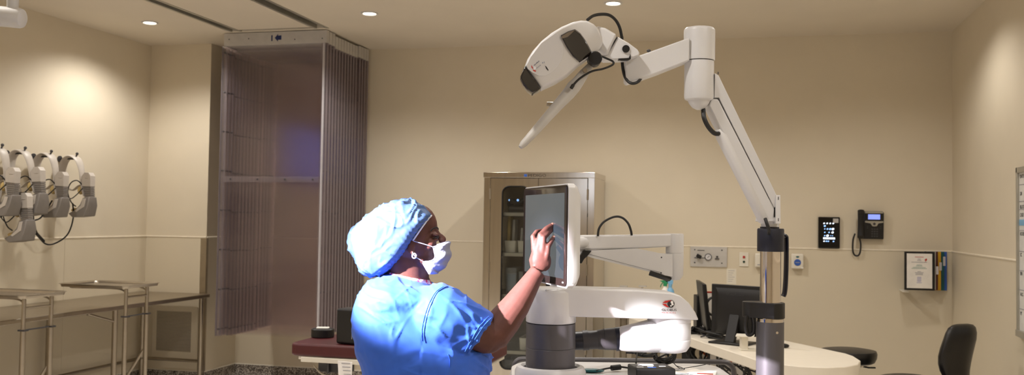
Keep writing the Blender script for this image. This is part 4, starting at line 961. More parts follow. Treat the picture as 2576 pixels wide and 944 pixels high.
for k in range(4): icd(.27+k*.14, .205, .0075, q2)
icd(.30, .29, .009)
for k in range(4): icd(.30+k*.125, .385, .0055+.002*k, q if k < 3 else q2)
for k, r in ((0, .006), (1.6, .007), (2.9, .0105)): icd(.30+k*.125, .495, r, q2 if k > 2 else q)
icd(.43, .60, .0115, q2); icd(.30, .60, .006); icd(.58, .60, .004); icd(.66, .60, .004)
ic(.5, .685, .55, .06, q2)
for k in (0, .7, 1.3, 2.9): icd(.27+k*.15, .78, .007, q2 if k == 0 else q)
q.k += [1]*len(q2.k); q.f += [tuple(i+len(q.v) for i in f) for f in q2.f]; q.v += q2.v; q.build('screen_picture', ['icon', 'iconw'], t, ang=0)
MB().bb((x1-.055, W-.0312, z1-.048), (x1-.012, W-.030, z1-.012)).build('paper_sticker', 'lgrey', t)
# wall phone
x0, x1, z0, z1 = rectw(2153, 531, 2221, 602)
t = thing('desk_phone', 'black wall mounted phone with lit blue display', 'phone', ((x0+x1)/2, W, z0)); wx, wz = x1-x0, z1-z0
MB().slab([V((x0+.02, W, z0)), V((x0+.02, W-.045, z0)), V((x0+.02, W-.065, z1-.01)), V((x0+.02, W, z1))], V((wx-.02, 0, 0))).build('body', 'black', t, bevel=.006)
MB().tube([V((x0+.032, W-.06, z0+.012)), V((x0+.032, W-.085, z0+.03)), V((x0+.032, W-.072, (z0+z1)/2)), V((x0+.032, W-.095, z1-.02)), V((x0+.032, W-.075, z1+.002))], [(.026, .014), (.028, .018), (.024, .012), (.028, .02), (.026, .014)], n=14, flat=V((1, 0, 0))).build('handset', 'black', t)
fz = lambda v: z1-wz*v
def face(u0, v0, u1, v1, off=.001): return [V((x0+wx*u, W-.045-.02*(1-v)-off, fz(v))) for u, v in ((u0, v0), (u1, v0), (u1, v1), (u0, v1))]
d_ = MB().slab(face(.33, .09, .97, .34), V((0, .004, 0))).build('display_frame', 'blackg', t)
MB().slab(face(.42, .12, .86, .30, .0018), V((0, .002, 0))).build('lcd', 'lcd', d_, ang=0)
MB().slab(face(.30, .02, .97, .085, .003), V((0, .01, 0))).build('top_trim', 'alu', t, bevel=.002)
q = MB(); q.slab([V((x0+wx*u, W-.047-.02*(1-v)-.001, fz(v))) for u, v in ((.31, .36), (.98, .36), (.98, .41), (.80, .44), (.74, .54), (.64, .55), (.58, .54), (.51, .44), (.31, .41))], V((0, .003, 0))); q.mi(1).cyl(V((x0+wx*.65, W-.062, fz(.46))), V((x0+wx*.65, W-.055, fz(.46))), .011, n=18); q.build('control_panel', ['alu', 'dgrey'], t)
q = MB()
for i in range(3):
    for j in range(4): q.slab(face(.55+i*.09, .62+j*.085, .61+i*.09, .67+j*.085, .0015), V((0, .002, 0)))
for i in range(2):
    for u in (.38, .86): q.slab(face(u+i*.0, .54+i*.06, u+.05, .56+i*.06, .0015), V((0, .002, 0)))
q.build('keypad', 'dgrey', t, ang=0)
c_ = lambda x, y: onY(x, y, W-.03)
MB().tube(cat_rom([c_(2151, 588), c_(2146, 604), c_(2145.5, 630), c_(2149, 641), c_(2155, 644), c_(2161, 641), c_(2164.5, 630), c_(2165, 612), c_(2162, 600)], 6), .0068).build('handset_cord', 'rubber', t)
W = YB-.006
x0, x1, z0, z1 = rectw(1828, 676, 1852, 716)
m = MB().bb((x0, W-.0015, z0), (x1, W, z1)); m.mi(1)
for k in range(6): m.bb((x0+.012, W-.002, z1-.02-k*.018), (x1-.014-.01*(k % 3), W-.0015, z1-.017-k*.018))
tag(m.build('wall_notice', ['offwhite', 'inkg'], ang=0), 'small cream paper notice taped to the wall above the desk monitor', 'notice')
# document flip holder
W0 = W; W = YB-.20; x0, x1, z0, z1 = rectw(2268, 633, 2352, 732); W = W0
t = thing('document_holder', 'wall document holder with black framed page and coloured pages', 'document holder', ((x0+x1)/2, W, z0)); dx = x1-x0; yb = W-.20
MB().bb((x0+.012, yb+.03, z0-.022), (x0+.06, W, z0-.008)).build('wall_bracket', 'offwhite', t, bevel=.003)

def leaf(xa, xb, y, col, skew, nm, za=z0, zb=z1):
    R = [V((xa, y, za)), V((xb, y+skew, za)), V((xb, y+skew, zb)), V((xa, y, zb))]
    return MB().slab(R, V((0, .006, 0))).build(nm, col, t, bevel=.001)
fr_ = leaf(x0+.02, x1, yb, 'black', .02, 'front_page')
q = MB(); q.slab([V((x0+.038, yb-.001, z0+.016)), V((x1-.018, yb+.017, z0+.016)), V((x1-.018, yb+.017, z1-.014)), V((x0+.038, yb-.001, z1-.014))], V((0, .001, 0)))
pg = q.build('paper', 'paper', fr_, ang=0); q = MB(); ln = random.Random(3)
for k, (v, w_, mi_) in enumerate(((.10, .34, 0), (.16, .12, 1), (.20, .16, 1), (.25, .62, 1), (.33, .2, 2), (.36, .26, 2), (.40, .5, 2), (.43, .6, 2), (.52, .14, 1), (.55, .34, 1), (.58, .28, 1), (.61, .3, 1), (.68, .16, 3), (.71, .17, 3), (.74, .15, 3), (.77, .17, 3), (.80, .15, 3), (.84, .2, 3))):
    cxu = .49; zz = z1-.014-(z1-z0-.03)*v; a_, b_ = cxu-w_/2, cxu+w_/2; X0, X1 = x0+.038, x1-.018
    q.mi(mi_).slab([V((X0+(X1-X0)*u, yb-.0016+.018*u, zz+s)) for u, s in ((a_, -.002), (b_, -.002), (b_, .002), (a_, .002))], V((0, .0006, 0)))
X0, X1 = x0+.038, x1-.018
q.mi(0).slab([V((X0+(X1-X0)*u, yb-.0018+.018*u, z1-.014-(z1-z0-.03)*v)) for u, v in ((.76, .135), (.80, .15), (.79, .19), (.72, .25), (.74, .2), (.69, .19), (.73, .16))], V((0, .0006, 0)))
q.build('print', ['inkr', 'inkg', mat('green_ink', (140, 168, 158), .6), mat('lilac_ink', (150, 150, 196), .6)], pg, ang=0)
for k, (u0, u1, col, zo) in enumerate(((.95, 1.03, 'black', 0), (1.04, 1.08, 'lgrey', .004), (1.02, 1.16, 'maroon', 0), (1.07, 1.27, 'yellow', -.004), (1.14, 1.39, 'teal', -.005), (1.18, 1.49, 'blue', -.006))):
    leaf(x0+dx*.8, x0+dx*u1, yb+.03+k*.026, col, .02, 'page', z0+zo, z1+zo*.2+.002)
for u, v0, v1, k in ((1.09, .37, .58, 0), (1.22, .27, .48, 2), (1.35, .12, .36, 3)):
    q = MB(); q.slab([V((x0+dx*(u-.04), yb+.028+k*.0225, z1-(z1-z0)*v0)), V((x0+dx*(u+.035), yb+.031+k*.0225, z1-(z1-z0)*v0)), V((x0+dx*(u+.035), yb+.031+k*.0225, z1-(z1-z0)*v1)), V((x0+dx*(u-.04), yb+.028+k*.0225, z1-(z1-z0)*v1))], V((0, .001, 0))); q.build('clear_tab', 'tape', t, ang=0)
MB().bb((x0+dx*.5, yb+.03, z0+.05), (x0+dx*.75, W, z1-.03)).build('hinge_block', 'dgrey', t)
# whiteboard on the right wall
a = onX(2557, 422, XR-.03); b = onX(2557, 845, XR-.03); ya, za, zb = a.y, b.z, a.z
t = thing('whiteboard', 'tall whiteboard in grey frame on the right wall, cut by the photo edge', 'whiteboard', (XR-.007, ya-.5, za))
MB().bb((XR-.022, ya-1.1, za+.02), (XR-.007, ya-.02, zb-.02)).build('panel', 'wb', t, ang=0)
m = MB().bb((XR-.035, ya-.025, za), (XR-.007, ya, zb)); m.bb((XR-.035, ya-1.12, zb-.035), (XR-.007, ya, zb)); m.bb((XR-.04, ya-1.12, za), (XR-.007, ya, za+.04)); m.bb((XR-.035, ya-1.14, za), (XR-.007, ya-1.12, zb)); m.build('frame', 'alu', t, bevel=.003)
q = MB(); words = [('DATE', 445), ('DR', 488), ('BLOOD', 521), ('CASE', 541), ('ROOM', 588), ('SC', 640), ('RN', 687), ('ALG', 738), ('PT', 786)]
hgt = zb-za
for w_, py in words:
    zz = za+hgt*(1-(py-422)/423.0); q.mi(0).text(w_, frame(V((XR-.0228, ya-.045, zz-.012)), V((0, -1, 0)), UP), .032)
for py in (466, 508, 528, 580, 632, 680, 728, 775):
    zz = za+hgt*(1-(py-422)/423.0); q.mi(1).bb((XR-.0235, ya-1.1, zz-.002), (XR-.022, ya-.025, zz+.002))
q.mi(2).bb((XR-.0235, ya-.5, za+hgt*.655), (XR-.022, ya-.03, za+hgt*.69))
q.build('lettering', ['ink', 'inkg', 'ltblue'], t, ang=0)

# ================================================================== DESK AND COUNTER
DZ = .76
outline = [(-.93, 7.70), (-.372, 6.534), (.056, 5.63)] + [(.17, 5.505), (.30, 5.445), (.43, 5.455), (.54, 5.52), (.62, 5.64), (.65, 5.80), (.63, 5.99), (.60, 6.085)] + [(.235, 6.651), (-.15, 7.25), (-.30, 7.70)]
t = thing('desk', 'white laminate peninsula desk with rounded end', 'desk', (.0, 6.4, 0))
MB().prism(outline, DZ-.062, DZ).build('desk_top', 'desk', t, bevel=.005, ang=30)
m = MB().box((.36, 5.86, (DZ-.065)/2), (.16, .05, DZ-.064), Matrix.Rotation(.3, 3, 'Z')); m.bb((.12, 5.72, 0), (.58, 5.98, .02)); m.build('pedestal', 'steelr', t, bevel=.004)
m = MB().slab([V((-.30, 6.62, .1)), V((.10, 5.86, .1)), V((.10, 5.86, DZ-.07)), V((-.30, 6.62, DZ-.07))], V((.02, .012, 0))) if False else MB()
for x, y in ((-.62, 7.35), (-.22, 6.75)): MB().bb((x-.02, y-.02, 0), (x+.02, y+.02, DZ-.062)).build('leg', 'lgrey', t)
t = thing('counter', 'narrow pale counter along the back wall behind the robot arm', 'counter', (-.75, 7.98, 0))
KZ = .80
MB().bb((-1.10, 7.72, KZ-.04), (-.04, YB-.01, KZ)).build('counter_top', 'desk', t, bevel=.004)
for x in (-1.03, -.93, -.12):
    for y in (7.78, 8.2): MB().bb((x-.02, y-.02, 0), (x+.02, y+.02, KZ-.04)).build('leg', 'steelr', t)
# bottles on the counter
def bottle(px, body, trig, lb):
    c = onY(px, 735, 7.9); c = V((c.x, 7.9, KZ)); k = (onY(px, 702, 7.9).z-KZ)/.25
    t = thing('spray_bottle', lb, 'bottle', c, 'spray bottles on the counter'); g = lambda r, z: (r, z*k)
    MB().lathe([g(0, .001), g(.034, .001), g(.037, .01), g(.037, .13), g(.030, .165), g(.014, .185), g(.014, .20), g(0, .20)], c, n=20).build('bottle_body', body, t)
    m = MB().lathe([g(.016, .195), g(.016, .213), g(0, .213)], c, n=14); m.slab([c+V((-.045, -.010, .235*k)), c+V((.025, -.010, .245*k)), c+V((.02, -.010, .21*k)), c+V((-.012, -.010, .21*k)), c+V((-.018, -.010, .222*k))], V((0, .02, 0))); m.tube([c+V((-.02, 0, .222*k)), c+V((-.035, 0, .20*k)), c+V((-.038, 0, .185*k))], .004, n=6)
    m.build('trigger_head', trig, t)
bottle(1673, 'paper', 'green', 'white spray bottle with green trigger behind the robot arm'); bottle(1686, 'ltblue', 'ltblue', 'light blue spray bottle beside the white one behind the robot arm')
for px, lb in ((1568, 'small clear stand on the counter, the left one behind the arm'), (1616, 'small clear stand on the counter, the right one behind the arm')):
    c = onY(px, 720, 7.95); c = V((c.x, 7.95, KZ)); hh = onY(px, 719, 7.95).z-KZ
    m = MB().cyl(c, c+UP*hh*.97, .008).bb((c.x-.03, 7.93, KZ+hh*.95), (c.x+.035, 7.97, KZ+hh)); m.bb((c.x-.04, 7.91, KZ), (c.x+.04, 7.99, KZ+.006)); tag(m.build('small_stand', 'lgrey'), lb, 'stand', 'small stands on the counter')
# monitors on the desk
def onD(px, py): return onZ(px, py, DZ)
mp = P(1851, 790, 6.15); t = thing('desk_monitor', 'black desk monitor seen from behind, partly hidden by the chrome post', 'monitor', (mp.x, mp.y, DZ))
A = P(1790, 714, 6.28); B = P(1790+165, 735, 5.97); mu = V((B.x-A.x, B.y-A.y, 0)).normalized(); mz1 = A.z; mz0 = P(1797, 838, 6.25).z; wd = .44
mn = mu.cross(UP); mn = mn if mn.dot(O-A) > 0 else -mn
def mo(u, z, w_=0): return V((A.x, A.y, z))+mu*u+mn*w_
tl = .045
m = MB().loft([[mo(0, mz0-.0, 0), mo(wd, mz0, 0), mo(wd, mz1, 0), mo(0, mz1, 0)], [mo(0, mz0, -.02), mo(wd, mz0, -.02), mo(wd, mz1, -.02), mo(0, mz1, -.02)]]); m.loft([[mo(.03, mz0+.0, .0), mo(wd-.03, mz0, 0), mo(wd-.03, mz1-.02, 0), mo(.03, mz1-.02, 0)], [mo(.07, mz0+.05, .022), mo(wd-.07, mz0+.05, .022), mo(wd-.07, mz1-.07, .022), mo(.07, mz1-.07, .022)]])
sh_ = m.build('shell', 'black', t, bevel=.004)
a_ = mo(.12, mz1-.075, .0205); q = MB(); q.text('ViewSonic', frame(a_, mu, UP), .034, .13); q.build('maker_name', 'dgrey', sh_, ang=0)
mc = mo(wd*.42, 0, 0); 
m = MB().slab([mo(wd*.42-.04, DZ+.012, .09), mo(wd*.42+.03, DZ+.012, .09), mo(wd*.42+.03, mz0+.14, .02), mo(wd*.42-.04, mz0+.14, .02)], mn*-.03); m.build('stand_neck', 'black', t, bevel=.004)
m = MB().slab([mo(wd*.42-.13, DZ, .14), mo(wd*.42+.13, DZ, .14), mo(wd*.42+.12, DZ, -.06), mo(wd*.42-.12, DZ, -.06)], UP*.014); m.build('stand_base', 'black', t, bevel=.004)
A2 = P(1766, 712, 6.75); B2 = P(1782, 828, 6.55); dz_ = P(1766, 712, 6.75).z
t = thing('side_monitor', 'thin black monitor seen edge on, left of the other monitor', 'monitor', (A2.x, A2.y, DZ))
u2 = (RT*.10+FW*.99).normalized(); n2 = u2.cross(UP)
c2 = P(1770, 770, 6.6); tp = P(1765, 709, 6.6).z; bt = P(1770, 822, 6.6).z
m = MB().loft([[c2+u2*s+UP*(z-c2.z)-RT*(.035*(z-bt)/(tp-bt)) for s, z in ((-.22, bt), (.22, bt), (.22, tp), (-.22, tp))], [c2+u2*s+RT*.03+UP*(z-c2.z)-RT*(.035*(z-bt)/(tp-bt)) for s, z in ((-.22, bt+.004), (.22, bt+.004), (.22, tp-.004), (-.22, tp-.004))]]); m.build('shell', 'black', t, bevel=.006)
m = MB().slab([V((c2.x, c2.y, DZ))+RT*.05+UP*.01, V((c2.x, c2.y, DZ))+RT*.09+UP*.01, V((c2.x, c2.y, bt+.12))+RT*.03, V((c2.x, c2.y, bt+.12))+RT*.0], FW*.05); m.box(V((c2.x, c2.y, DZ+.006))+RT*.05, (.12, .2, .012), RCAM); m.build('stand', 'black', t, bevel=.003)
c3 = P(1756, 790, 6.8)
m = MB().box(V((c3.x, c3.y, (P(1756, 742, 6.8).z+DZ)/2)), (.045, .12, P(1756, 742, 6.8).z-DZ), RCAM); tag(m.build('speaker', 'black', bevel=.006), 'narrow black box standing left of the edge on monitor', 'speaker')
# red edged box and black ring between the monitors
p = onD(1782, 828); p = P(1783, 800, 6.7)
t = thing('red_edged_folder', 'white folder with red edge standing between the two monitors', 'folder', (p.x, p.y, DZ))
zt = P(1783, 737, 6.7).z; MB().box(V((p.x, p.y, (DZ+zt)/2)), (.085, .012, zt-DZ), RCAM).build('cover', 'paper', t); MB().box(V((p.x, p.y, zt+.004)), (.09, .018, .010), RCAM).build('top_edge', 'red', t)
MB().box(V((p.x, p.y, DZ+.06))-FW*.01-RT*.01, (.02, .01, .11), RCAM).build('spine_label', 'red', t)
m = MB(); c = P(1796, 771, 6.42); m.tube([c+RT*(.056*math.cos(2*PI*i/28))+UP*(.062*math.sin(2*PI*i/28))+FW*.02*math.cos(2*PI*i/28) for i in range(28)], .0085, n=8, closed=True); m.tube([c-UP*.06, V((c.x, c.y, DZ))], .008)
m.box(V((c.x, c.y, DZ+.006)), (.09, .07, .012), RCAM)
tag(m.build('headset', 'black'), 'black ring shaped headset on a stand between the monitors', 'headset')
# white riser, mouse, clutter
p = onD(1871, 880); t = thing('phone_stand', 'small white T shaped stand in front of the desk monitor', 'stand', p)
zt = P(1871, 846, (p-O).dot(FWD)).z
MB().box(V((p.x, p.y, (DZ+zt)/2)), (.042, .05, zt-DZ-.002), RCAM).build('upright', 'offwhite', t, bevel=.003); MB().box(V((p.x, p.y, zt+.003))+RT*.008, (.11, .12, .008), RCAM @ Matrix.Rotation(-.3, 3, 'Z')).build('top_plate', 'offwhite', t, bevel=.002); MB().box(V((p.x, p.y, DZ+.003))+RT*.02, (.10, .09, .005), RCAM).build('foot', 'offwhite', t, bevel=.002)
p = onD(1966, 875); tag(MB().ell(p+UP*.012, (.05, .03, .016), RCAM).build('computer_mouse', 'black'), 'small black mouse on the desk right of the post', 'mouse')
rn = random.Random(11)
p = onD(1752, 838); tag(MB().box(p+UP*.018, (.17, .12, .034), RCAM @ Matrix.Rotation(.4, 3, 'Z')).build('dock', 'black', bevel=.006), 'flat black box among the cables on the desk', 'electronic box')
for px, py, a_, lb in ((1772, 832, .3, 'white sheet under the cables on the desk, nearer the robot'), (1805, 836, -.4, 'white sheet on the desk below the dark monitor')):
    p = onD(px, py); tag(MB().box(p+UP*.0025, (.20, .26, .004), RCAM @ Matrix.Rotation(a_, 3, 'Z')).build('paper_sheet', 'paper', ang=0), lb, 'paper', 'papers on the desk')
def squiggle(n, cx, cy, su, sv, z, r, lb, nm='cable', seed=1, onz=DZ):
    rr = random.Random(seed); m = MB()
    for k in range(n):
        c = onZ(cx+rr.uniform(-su, su), cy+rr.uniform(-sv, sv), onz)
        pts = [c+RT*rr.uniform(-.09, .09)+FW*rr.uniform(-.09, .09)+UP*(rr.uniform(.004, z)) for i in range(5)]
        m.tube(cat_rom(pts, 5), r, n=6)
    return tag(m.build(nm, 'rubber'), lb, 'cable')
squiggle(9, 1775, 838, 22, 8, .05, .005, 'tangle of black cables on the desk between robot arm and monitor', 'cable_tangle', 3); squiggle(6, 1812, 848, 20, 8, .05, .005, 'black cables lying at the foot of the dark monitor', 'cable_tangle', 5)
# under the desk
def hang(lb, pxs, y, seed, n, zhi, zlo):
    rr = random.Random(seed); m = MB()
    for k in range(n):
        x = rr.uniform(*pxs); p = onY(x, 880, y); z0_ = rr.uniform(zlo, zlo+.15)
        pts = [V((p.x, y, zhi)), V((p.x+rr.uniform(-.06, .06), y+rr.uniform(-.06, .06), (zhi+z0_)/2)), V((p.x+rr.uniform(-.1, .1), y, z0_)), V((p.x+rr.uniform(-.15, .15), y+rr.uniform(-.05, .05), z0_+.12)), V((p.x+rr.uniform(-.2, .2), y+.05, zhi-.02))]
        m.tube(cat_rom(pts, 6), rr.choice((.005, .007, .009)), n=6)
    tag(m.build('cable_tangle', 'rubber'), lb, 'cable')
hang('black cables hanging below the desk near the robot arm', (1745, 1830), 6.95, 8, 12, DZ-.065, .42); hang('black cables hanging below the desk edge beside the grey post', (1868, 1900), 5.95, 9, 6, DZ-.065, .36)
p = onY(1732, 890, 7.4); tag(MB().box((p.x, 7.4, .45), (.085, .3, .36)).build('power_unit', 'black', bevel=.006), 'upright black power unit below the desk', 'electronic box')
m = MB(); p = onY(1795, 898, 7.0); m.tube(cat_rom([(p.x-.1, 7.0, .62), (p.x, 6.98, .55), (p.x+.1, 7.0, .53), (p.x+.16, 7.02, .58)], 6), .008); tag(m.build('orange_lead', mat('orange_cable', (200, 92, 34), .5)), 'orange lead among the cables below the desk', 'cable')
m = MB(); p = onY(1815, 915, 7.5); m.box((p.x, 7.5, .25), (.35, .3, .5)); tag(m.build('computer_tower', 'lgrey', bevel=.01), 'pale cabinet box standing on the floor below the desk', 'cabinet')

# ================================================================== STOOL AND CHAIR
def five_star(t, c, z, col='black'):
    for k in range(5):
        aa = 2*PI*k/5+.3; e = c+V((math.cos(aa), math.sin(aa), 0))*.27
        MB().tube([c+UP*.11, e+UP*.07], [(.03, .02), (.016, .012)], n=10).build('foot', col, t)
        MB().cyl(e+V((0, -.02, .03)), e+V((0, .02, .03)), .03).cyl(e+UP*.03, e+UP*.075, .009).build('caster', 'black', t)
sz = .735; sa = onZ(2135, 880, sz); sa = V((sa.x+.0, sa.y, 0)); 
t = thing('round_stool', 'round black stool with padded seat standing behind the rounded desk end', 'stool', sa)
MB().lathe([(0, sz-.085), (.14, sz-.085), (.160, sz-.075), (.172, sz-.05), (.176, sz-.02), (.170, sz-.004), (.12, sz+.004), (0, sz+.006)], sa, n=40).build('seat', 'leather', t)
MB().cyl(sa+UP*.1, sa+UP*.42, .026).cyl(sa+UP*.4, sa+UP*(sz-.11), .016).lathe([(.03, sz-.13), (.10, sz-.10), (.10, sz-.085)], sa).build('gas_lift', 'chrome', t)
m = MB().cyl(sa+UP*(sz-.1)+RT*.05, sa+UP*(sz-.115)+RT*.13, .006); m.box(sa+UP*(sz-.112)+RT*.14-FW*.02, (.05, .02, .008), RCAM); m.build('lever', 'black', t)
five_star(t, sa, sz)
cd_ = 5.75; cb = P(2290, 945, cd_); cs = V((cb.x, cb.y, 0))
t = thing('office_chair', 'black office chair with padded backrest by the right wall', 'chair', cs); zc = .60
m = MB().ell(cs+UP*(zc-.02), (.215, .23, .05), RCAM, nu=32, nv=14); m.build('seat', 'leather', t)
# padded back: stacked rings leaning away to the right
def bring(py, xl, xr, dp, hb, yaw):
    a_, b_ = P(xl, py, dp), P(xr, py, dp); c = (a_+b_)/2; hw = (b_-a_).length/2; pts = []
    e1 = (RT*math.cos(yaw)+FW*math.sin(yaw)); e2 = (-RT*math.sin(yaw)+FW*math.cos(yaw))
    for i in range(28):
        aa = 2*PI*i/28; cs_, sn = math.cos(aa), math.sin(aa)
        pts.append(c+RT*(hw*math.copysign(abs(cs_)**.8, cs_))+FW*(hb*math.copysign(abs(sn)**.8, sn))+FW*(cs_*hw*.5))
    return pts
m = MB().loft([bring(y, a_, b_, cd_, h_, .5) for y, a_, b_, h_ in ((815.5, 2402, 2440, .012), (818, 2388, 2455, .03), (825, 2376, 2464, .042), (838, 2368, 2468, .05), (855, 2362, 2467, .056), (875, 2355, 2462, .06), (895, 2350, 2457, .062), (915, 2351, 2452, .062), (932, 2356, 2448, .06), (950, 2366, 2446, .05), (965, 2378, 2440, .035), (972, 2392, 2428, .012))])
m.build('backrest', 'leather', t, ang=60)
m = MB().tube(cat_rom([cs+UP*(zc-.09), cs+UP*(zc-.10)+RT*.2, P(2425, 990, cd_+.03), P(2420, 930, cd_+.05)], 6), .016); m.build('back_bracket', 'black', t)
MB().cyl(cs+UP*.1, cs+UP*.40, .028).cyl(cs+UP*.38, cs+UP*(zc-.05), .016).build('gas_lift', 'chrome', t)
five_star(t, cs, zc)
# ================================================================== WOMAN
WD = 3.0
def Q(x, y, d=WD): return P(x, y, d)
k_ = WD/F
wr = Q(1055, 800); wr = V((wr.x, wr.y, 0))
t = thing('woman', 'woman in blue scrubs, bouffant cap and mask touching the robot screen', 'person', wr)
YW = math.radians(18)                      # the body is turned a little away from the camera
E1 = RT*math.cos(YW)+FW*math.sin(YW); E2 = -RT*math.sin(YW)+FW*math.cos(YW)
def ering(x, y, d, a, b, tilt=0, n=36, ex=.85, cx=0):
    c = Q(x, y, d); out = []
    for i in range(n):
        aa = 2*PI*i/n; cs, sn = math.cos(aa), math.sin(aa)
        u = a*k_*math.copysign(abs(cs)**ex, cs); out.append(c+RT*u+FW*(b*math.copysign(abs(sn)**ex, sn)+u*.25)+UP*(tilt*u))
    return out
def zring(c, a, b, n=24, yaw=0):
    return [V(c)+RT*(a*math.cos(2*PI*i/n))+FW*(b*math.sin(2*PI*i/n)) for i in range(n)]
# ---- continuous body
m = MB()
m.ell(Q(1022, 590), (.100, .078, .108), RCAM)                              # skull
m.ell(Q(1051, 572), (.0635, .066, .074), RCAM)                             # forehead
m.ell(Q(1062, 615), (.046, .060, .070), RCAM)                              # mid face
m.ell(Q(1060, 648), (.044, .054, .040), RCAM); m.ell(Q(1080, 672), (.020, .028, .019), RCAM)   # jaw, chin
m.ell(Q(1088, 580), (.0145, .046, .009), RCAM)                              # brow
for s in (-1, 1):
    m.ell(Q(1078, 614, WD+s*.044), (.022, .018, .020), RCAM)               # cheeks
    m.ell(Q(1110.5, 606.5, WD+s*.012), (.010, .008, .0075), RCAM)               # nostrils
    m.ell(Q(1035, 620, WD+s*.076), (.013, .007, .026), RCAM @ Matrix.Rotation(.2, 3, 'Y')); m.ell(Q(1040, 638, WD+s*.072), (.007, .006, .009), RCAM)
    m.ell(Q(1093.5, 590.5, WD+s*.034), (.0135, .023, .0064), RCAM); m.ell(Q(1094.5, 603.5, WD+s*.033), (.012, .018, .006), RCAM)   # lids
m.tube([Q(1095, 583), Q(1100, 591), Q(1108, 597), Q(1113, 602)], [.012, .0108, .0115, .0118], n=12); m.ell(Q(1114, 602.5), (.0112, .0125, .0105), RCAM)      # nose
m.ell(Q(1094, 640), (.014, .026, .016), RCAM)                              # mouth under the mask
m.loft([ering(1022, 618, WD, 46, .058, -.1), ering(1030, 660, WD, 48, .060, -.15), ering(1031, 690, WD, 47, .060, -.2), ering(1030, 716, WD+.01, 62, .08, -.2), ering(1030, 735, WD+.02, 95, .13, -.1), ering(1030, 775, WD+.03, 120, .17), ering(1040, 830, WD+.03, 134, .18), ering(1062, 900, WD+.03, 148, .185), ering(1064, 960, WD+.03, 140, .17), ering(1062, 1050, WD+.03, 140, .175), ering(1058, 1140, WD+.03, 146, .185), ering(1058, 1200, WD+.03, 130, .16)])
for s, dd in ((-1, WD-.075), (1, WD+.135)):
    hip = Q(1056, 1160, dd); knee = V((hip.x, hip.y, .46))+E1*.02; ank = V((hip.x, hip.y, .09))-E1*.01
    m.tube([hip, (hip+knee)/2+E1*.01, knee, (knee+ank)/2-E1*.012, ank], [.095, .082, .058, .055, .037], n=16)
    m.tube([ank+UP*-.02-E1*.03, ank-UP*.045+E1*.06, ank-UP*.06+E1*.15], [.036, .035, .026], n=12)
arm = [(1090, 795, WD-.06, .056), (1125, 808, WD-.075, .058), (1175, 828, WD-.06, .058), (1222, 846, WD-.02, .056), (1245, 838, WD-.005, .055), (1270, 806, WD+.012, .053), (1300, 766, WD+.033, .0455), (1325, 727, WD+.053, .0365), (1343, 698, WD+.068, .0295), (1353, 684, WD+.075, .0275)]
m.tube([Q(x, y, d) for x, y, d, r in arm], [r for *_, r in arm], n=20); m.ell(Q(1226, 858, WD-.015), (.052, .048, .040), RCAM)
# far arm hanging beside the body
m.tube([Q(1060, 752, WD+.20), Q(1075, 850, WD+.25), Q(1085, 935, WD+.26), Q(1110, 1010, WD+.24), Q(1135, 1080, WD+.20)], [.068, .06, .05, .042, .028], n=16)
lh = Q(1140, 1105, WD+.19); m.ell(lh, (.022, .036, .042), RCAM)
for k in range(4): m.tube([lh+FW*(-.024+.016*k)-UP*.03, lh+FW*(-.026+.017*k)-UP*.075+RT*.008, lh+FW*(-.026+.017*k)-UP*(.105 if k in (1, 2) else .09)+RT*.02], [.0085, .008, .0065], n=8)
m.tube([lh-FW*.03+UP*.01, lh-FW*.045-UP*.03+RT*.02, lh-FW*.042-UP*.055+RT*.03], [.011, .010, .008], n=8)
# hand on the screen
def g(x, y): return onPlane(x, y, S(0, 0, .007), SN)            # touching point on the glass
hw = WD+.078
fingers = {
 'index': ([(1350, 672, hw), (1345, 626, hw+.012), (1341.5, 596, hw+.028), (1350, 584, hw+.052), (1363, 580.5, hw+.075)], [.0135, .0118, .0098, .0090, .0078]),
 'middle': ([(1355, 672, hw), (1355, 622, hw+.006), (1359.5, 592, hw+.012), (1374, 576, hw+.030), (1389.5, 565.5, hw+.052)], [.0135, .0125, .0103, .0094, .0080]),
 'ring': ([(1361, 672, hw), (1365.5, 626, hw), (1367.5, 599, hw+.002), (1378, 587.5, hw+.016), (1388.5, 578, hw+.040)], [.0135, .0120, .0098, .0090, .0076]),
 'little': ([(1366, 672, hw), (1376.5, 639, hw-.004), (1379, 621, hw-.002), (1386, 608.5, hw+.016), (1392.5, 597.5, hw+.036)], [.0125, .0105, .0088, .0083, .0072])}
tips = {}
for nm, (pts, rs) in fingers.items():
    L_ = [Q(x, y, d) for x, y, d in pts]
    if nm != 'index':
        gp = g(pts[-1][0], pts[-1][1]); L_[-1] = gp
        mid = (L_[-3]+L_[-1])/2; L_[-2] = V((0, 0, 0))+Q(pts[-2][0], pts[-2][1], ((mid-O).dot(FWD)))
    m.tube(L_, rs, n=12); m.ell(L_[-1], (rs[-1],)*3, nu=10, nv=8); tips[nm] = (L_[-2], L_[-1], rs[-1])
    for p_, r_ in list(zip(L_, rs))[1:3]: m.ell(p_, (r_*1.06,)*3, nu=10, nv=8)
m.ell(Q(1359, 655, hw), (.030, .0155, .040), RCAM); m.ell(Q(1375, 658, hw+.008), (.0155, .018, .029), RCAM); m.ell(Q(1356, 633, hw+.004), (.021, .013, .018), RCAM); m.ell(Q(1371, 668, hw+.008), (.014, .017, .020), RCAM)
m.tube([Q(1347, 675, hw+.012), Q(1341, 655, hw+.045), Q(1345, 634, hw+.068), Q(1352, 618, hw+.085)], [.016, .014, .0112, .009], n=12)
body = fuse(m.build('body', 'skin', t, ang=0), .0036, 3)
m = MB()
for nm in ('middle', 'ring', 'little'):
    a_, b_, r = tips[nm]; d_ = (b_-a_).normalized(); up_ = (-FW-d_*(-FW).dot(d_)); up_ = (up_+UP*.5-d_*(UP*.5).dot(d_)).normalized()
    m.ell(b_+up_*(r*.72)-d_*r*.2, (.0055, .0042, .0022), RM(d_, up_.cross(d_)))
m.build('fingernail', 'nail', t)
